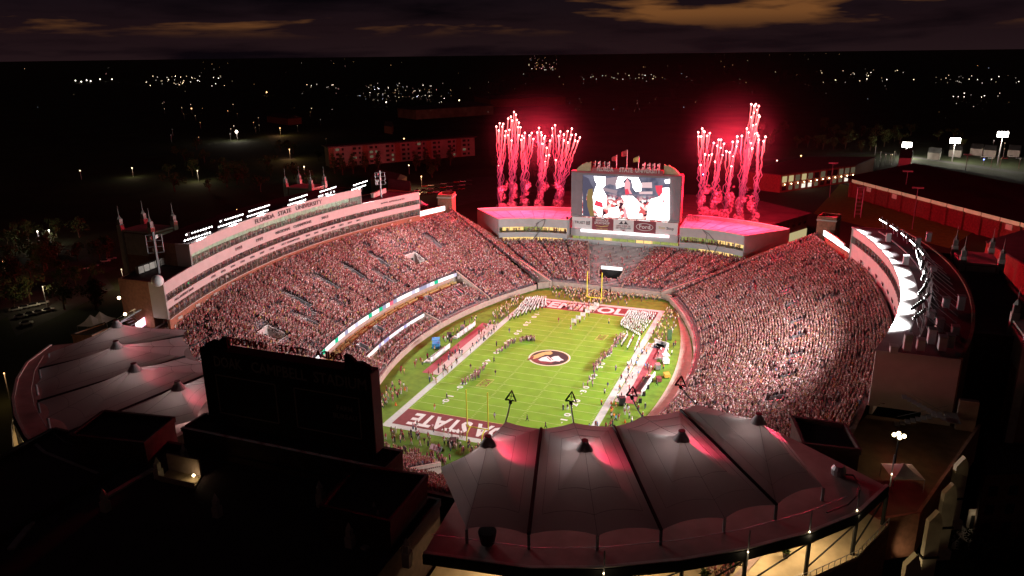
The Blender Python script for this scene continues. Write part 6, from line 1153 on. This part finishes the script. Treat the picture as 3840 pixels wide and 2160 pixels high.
TRUNK = tb.mesh('trunk', BARK)
def tree(u, v, sc_, k, lab, grp):
    p = atZ(u, v, -.15); t_ = tag(link('tree', None, None, tuple(p), rng.uniform(0, 6), (sc_, sc_, sc_)), lab, 'tree', grp); link('trunk', TRUNK, t_, raw=True); link('crown', CROWN[k], t_, raw=True)
for k, (u, v) in enumerate(((1255, 650), (1285, 655), (1325, 650), (1370, 645), (1420, 640), (1560, 640), (1600, 630), (1640, 640), (1690, 620))): tree(u, v, 1.35, 2, 'upright dark tree standing before the residence hall', 'trees before the residence hall')
for k in range(34): tree(rng.uniform(-20, 440), rng.uniform(880, 1170), rng.uniform(.8, 1.3), k % 2, 'dark tree in the unlit quarter left of the stadium', 'trees left of the stadium')
for k in range(30): tree(rng.uniform(600, 1250), rng.uniform(560, 720), rng.uniform(.9, 1.5), k % 2, 'dark tree beyond the left press box', 'trees beyond the left press box')
for k in range(26): tree(rng.uniform(2850, 3650), rng.uniform(490, 570), rng.uniform(1.1, 1.8), k % 2, 'dark tree in the neighbourhood behind the practice hall', 'trees behind the practice hall')
for k in range(16): tree(rng.uniform(1600, 2150), rng.uniform(560, 690), rng.uniform(1, 1.5), k % 2, 'dark tree standing behind the left fireworks', 'trees behind the left fireworks')
for k in range(7): tree(3560+k*42, 2080+rng.uniform(-40, 60), .62, k % 2, 'dark tree at the lower right corner', 'trees at the lower right')
# street lamps near and far: pole and glowing head
POLEL = {}
def slamp(u, v, z, col, es, lab, grp, px=3.4, light=0, pole=True):
    g0 = atZ(u, v, z); D = np.linalg.norm(g0-CAM); r = min(2.2, .5*px*D/FPX); key = (col, es); m = emat('street_glow_%d_%d' % (int(col[1]*100), int(es*10)), col, es, False)
    t_ = thing('street_lamp', lab, 'street lamp', grp, at=(g0[0], g0[1], 0)); MB().tube([(g0[0], g0[1], -.1), (g0[0], g0[1], z)], .15+r*.06, 5).build('pole', STEEL, t_); MB().ball(tuple(g0), r, 6, 4).build('lamp_head', m, t_)
    if light: lamp('street_light', 'POINT', (g0[0]+1, g0[1]-2, z-.4), light, col, t_)
CW, CO, CY = (1, .87, .70), (1, .55, .22), (1, .78, .45)
TOWN = {}
def cluster(u0, u1, v0, v1, n, cols, es, lab, grp, px=2.6):
    if px < 2.65 and px != 2.6:                       # the faintest ones are joined: nobody could count them
        for _ in range(n):
            g0 = atZ(rng.uniform(u0, u1), rng.uniform(v0, v1), 8); r = min(2.2, .5*px*rng.uniform(.4, .95)*np.linalg.norm(g0-CAM)/FPX); c = cols[rng.integers(len(cols))]; TOWN.setdefault((c, round(es*rng.choice([.25, .6, 1.4]), 2)), MB()).ball(tuple(g0), r, 6, 4)
        return
    for _ in range(n): slamp(rng.uniform(u0, u1), rng.uniform(v0, v1), 8, cols[rng.integers(len(cols))], es*rng.choice([.25, .6, 1.4]), lab, grp, px*rng.uniform(.4, .9))
for u, v in ((283, 302), (305, 306), (325, 301), (340, 304), (375, 297), (420, 297)): slamp(u, v, 9, CW, 6, 'bright far street light in the left row', 'far left row of lights', 4.5)
cluster(545, 880, 285, 322, 40, [CW, CY], 5, 'street light in the bright far cluster on the left', 'far left cluster of lights'); cluster(1150, 1260, 312, 330, 9, [CW, CY], 4, 'street light in the small far group left of centre', 'far group left of centre')
cluster(1340, 1670, 312, 385, 70, [CW, CW, CY, (.75, .8, 1)], 3.4, 'street light in the busy far district left of the fireworks', 'far district lights'); cluster(1980, 2090, 205, 262, 42, [CO, CW, CY, (1, .4, .4)], 3, 'street light in the far cluster on the horizon above the left fireworks', 'horizon cluster of lights', 2.6); cluster(2180, 2480, 275, 298, 26, [CY, CW], 2.2, 'street light in the far yellowish row above the video board', 'far yellowish row', 3)
cluster(3050, 3440, 262, 312, 26, [CW, CY], 3.4, 'street light in the far right cluster', 'far right cluster of lights'); cluster(3520, 3830, 282, 312, 22, [CW, CY], 3, 'street light in the cluster at the far right edge', 'far right edge lights'); cluster(3540, 3830, 348, 366, 9, [CW], 4.5, 'street light in the lower row at the far right edge', 'lower right row of lights'); cluster(2660, 3250, 198, 206, 12, [CW, CO], 2.2, 'tiny light on the horizon at the right', 'right horizon lights', 2.4); cluster(300, 1500, 206, 262, 16, [CW, CO], 1.6, 'tiny light near the horizon at the left', 'left horizon lights', 2.2); cluster(600, 1240, 380, 520, 26, [CW, CY, CO], 1.6, 'small street light in the dark left middle distance', 'left middle-distance lights', 2.6); cluster(2400, 3100, 240, 320, 10, [CW, CO], 1.5, 'small light in the dark behind the right fireworks', 'lights behind the right fireworks', 2.4); cluster(1700, 2200, 300, 420, 10, [CW, CO], 1.2, 'small light in the dark behind the left fireworks', 'lights behind the left fireworks', 2.4); cluster(3250, 3830, 515, 600, 18, [CW, CY], 2.0, 'small lamp among the houses at the right', 'house lamps at the right', 3)
cluster(40, 3800, 215, 420, 90, [CW, CY, CO, (1, .5, .45), (.7, .8, 1)], .9, 'tiny lamp scattered over the dark town', 'scattered town lamps', 2.0); cluster(1340, 1700, 318, 384, 40, [CO, CY, (1, .5, .4)], 1.2, 'small warm lamp in the busy far district left of the fireworks', 'warm far district lamps', 2.0)
for u, v, z, c, es, li, lab in ((887, 494, 10, CW, 30, 9000, 'glaring white street lamp in the dark left distance'), (1000, 346, 8, CO, 6, 0, 'lone orange street lamp in the far left'), (718, 407, 8, CO, 4, 0, 'lone orange lamp in the left middle distance'), (1515, 520, 8, CO, 8, 2500, 'orange lamp behind the residence hall'), (1533, 620, 7, CY, 6, 0, 'lamp in front of the residence hall'), (1580, 662, 8, CO, 8, 3000, 'orange lamp over the dark car park beyond the left press box'), (1512, 668, 7, CY, 5, 1200, 'lamp by the gabled house'), (1871, 622, 8, CW, 10, 0, 'white lamp behind the left fireworks'), (3004, 584, 8, CO, 8, 800, 'orange lamp behind the glass hall'), (2914, 602, 8, CW, 6, 0, 'white lamp left of the glass hall'), (2637, 654, 6, (.25, .35, 1), 12, 0, 'small blue light by the right fireworks'), (3690, 598, 4, (.2, .3, 1), 9, 0, 'small blue light in the car park under the masts'), (1448, 383, 8, CW, 5, 0, 'white lamp above the parking garage'), (1722, 376, 8, CY, 6, 0, 'lamp at the end of the parking garage'), (12, 981, 8, CO, 5, 900, 'orange lamp at the left edge'), (15, 1400, 8, CO, 5, 600, 'orange lamp at the left edge below'), (888, 787, 8, CO, 5, 900, 'orange lamp in the trees behind the left press box'), (300, 640, 7, CY, 3, 0, 'dim lamp in the black left distance'), (495, 630, 7, CY, 4, 1500, 'dim lamp in the left middle distance'), (740, 640, 8, CY, 3, 4000, 'lamp lighting foliage in the left middle distance'), (140, 868, 8, CW, 8, 1800, 'left one of two white lamps over the dark street on the left'), (183, 864, 8, CW, 8, 1800, 'right one of two white lamps over the dark street on the left'), (455, 1010, 7, CY, 2, 1200, 'lamp lighting the tree left of the near tower'), (160, 1075, 8, CY, 2, 1200, 'lamp lighting a bush in the left lot'), (1050, 480, 9, CO, 3, 6000, 'orange street lamp lighting the tree-lined road'), (1085, 560, 9, CO, 3, 5000, 'orange street lamp farther down the tree-lined road'), (1140, 625, 8, CY, 8, 1500, 'lamp above the far left tower')):
    slamp(u, v, z, c, es, lab, None, 4.2 if es < 20 else 9, li)
tm = MB(); tms = []
for (c, e), b in TOWN.items():
    tms.append(emat('town_glow_%d_%d_%d' % (int(c[1]*100), int(c[2]*100), int(e*100)), c, e, False)); i0 = len(tms)-1; k0 = len(tm.v); tm.v += b.v; tm.f += [tuple(q+k0 for q in f) for f in b.f]; tm.m += [i0]*len(b.f)
tl = tm.build('town_lights', tms); tl['kind'] = 'stuff'; tl['label'] = 'faint lamps scattered over the dark town out to the horizon'; tl['category'] = 'lights'
for k, (u, v) in enumerate(((3110, 680), (3420, 800), (3610, 640), (3385, 720))):
    p = atZ(u, v+60, 0); h = 22; t_ = thing('unlit_mast', 'thin unlit light mast on the practice field, %s' % ('left', 'middle', 'right', 'beside the hall')[k], 'lamp post', 'unlit masts', at=tuple(p)); MB().tube([p, p+(0, 0, h)], .22, 6).build('pole', STEEL, t_); MB().box(p+(0, 0, h), (5.5, .4, .9)).build('lamp_bar', STEEL, t_)
tw = atZ(3215, 815, 0); t_ = thing('lattice_tower', 'red-lit lattice camera tower on the practice field', 'tower', at=tuple(tw)); 
for a in (-1.6, 1.6):
    for b_ in (-1.6, 1.6): MB().tube([tw+(a, b_, 0), tw+(a, b_, 17)], .16, 5).build('post', STEEL, t_)
for k in range(7):
    for a in (-1.6, 1.6): MB().tube([tw+(-1.6, a, 2+k*2.3), tw+(1.6, a, 2+k*2.3)], .1, 5).build('rung', STEEL, t_); 
MB().box(tw+(0, 0, 17.2), (4, 4, .3)).build('platform', STEEL, t_)
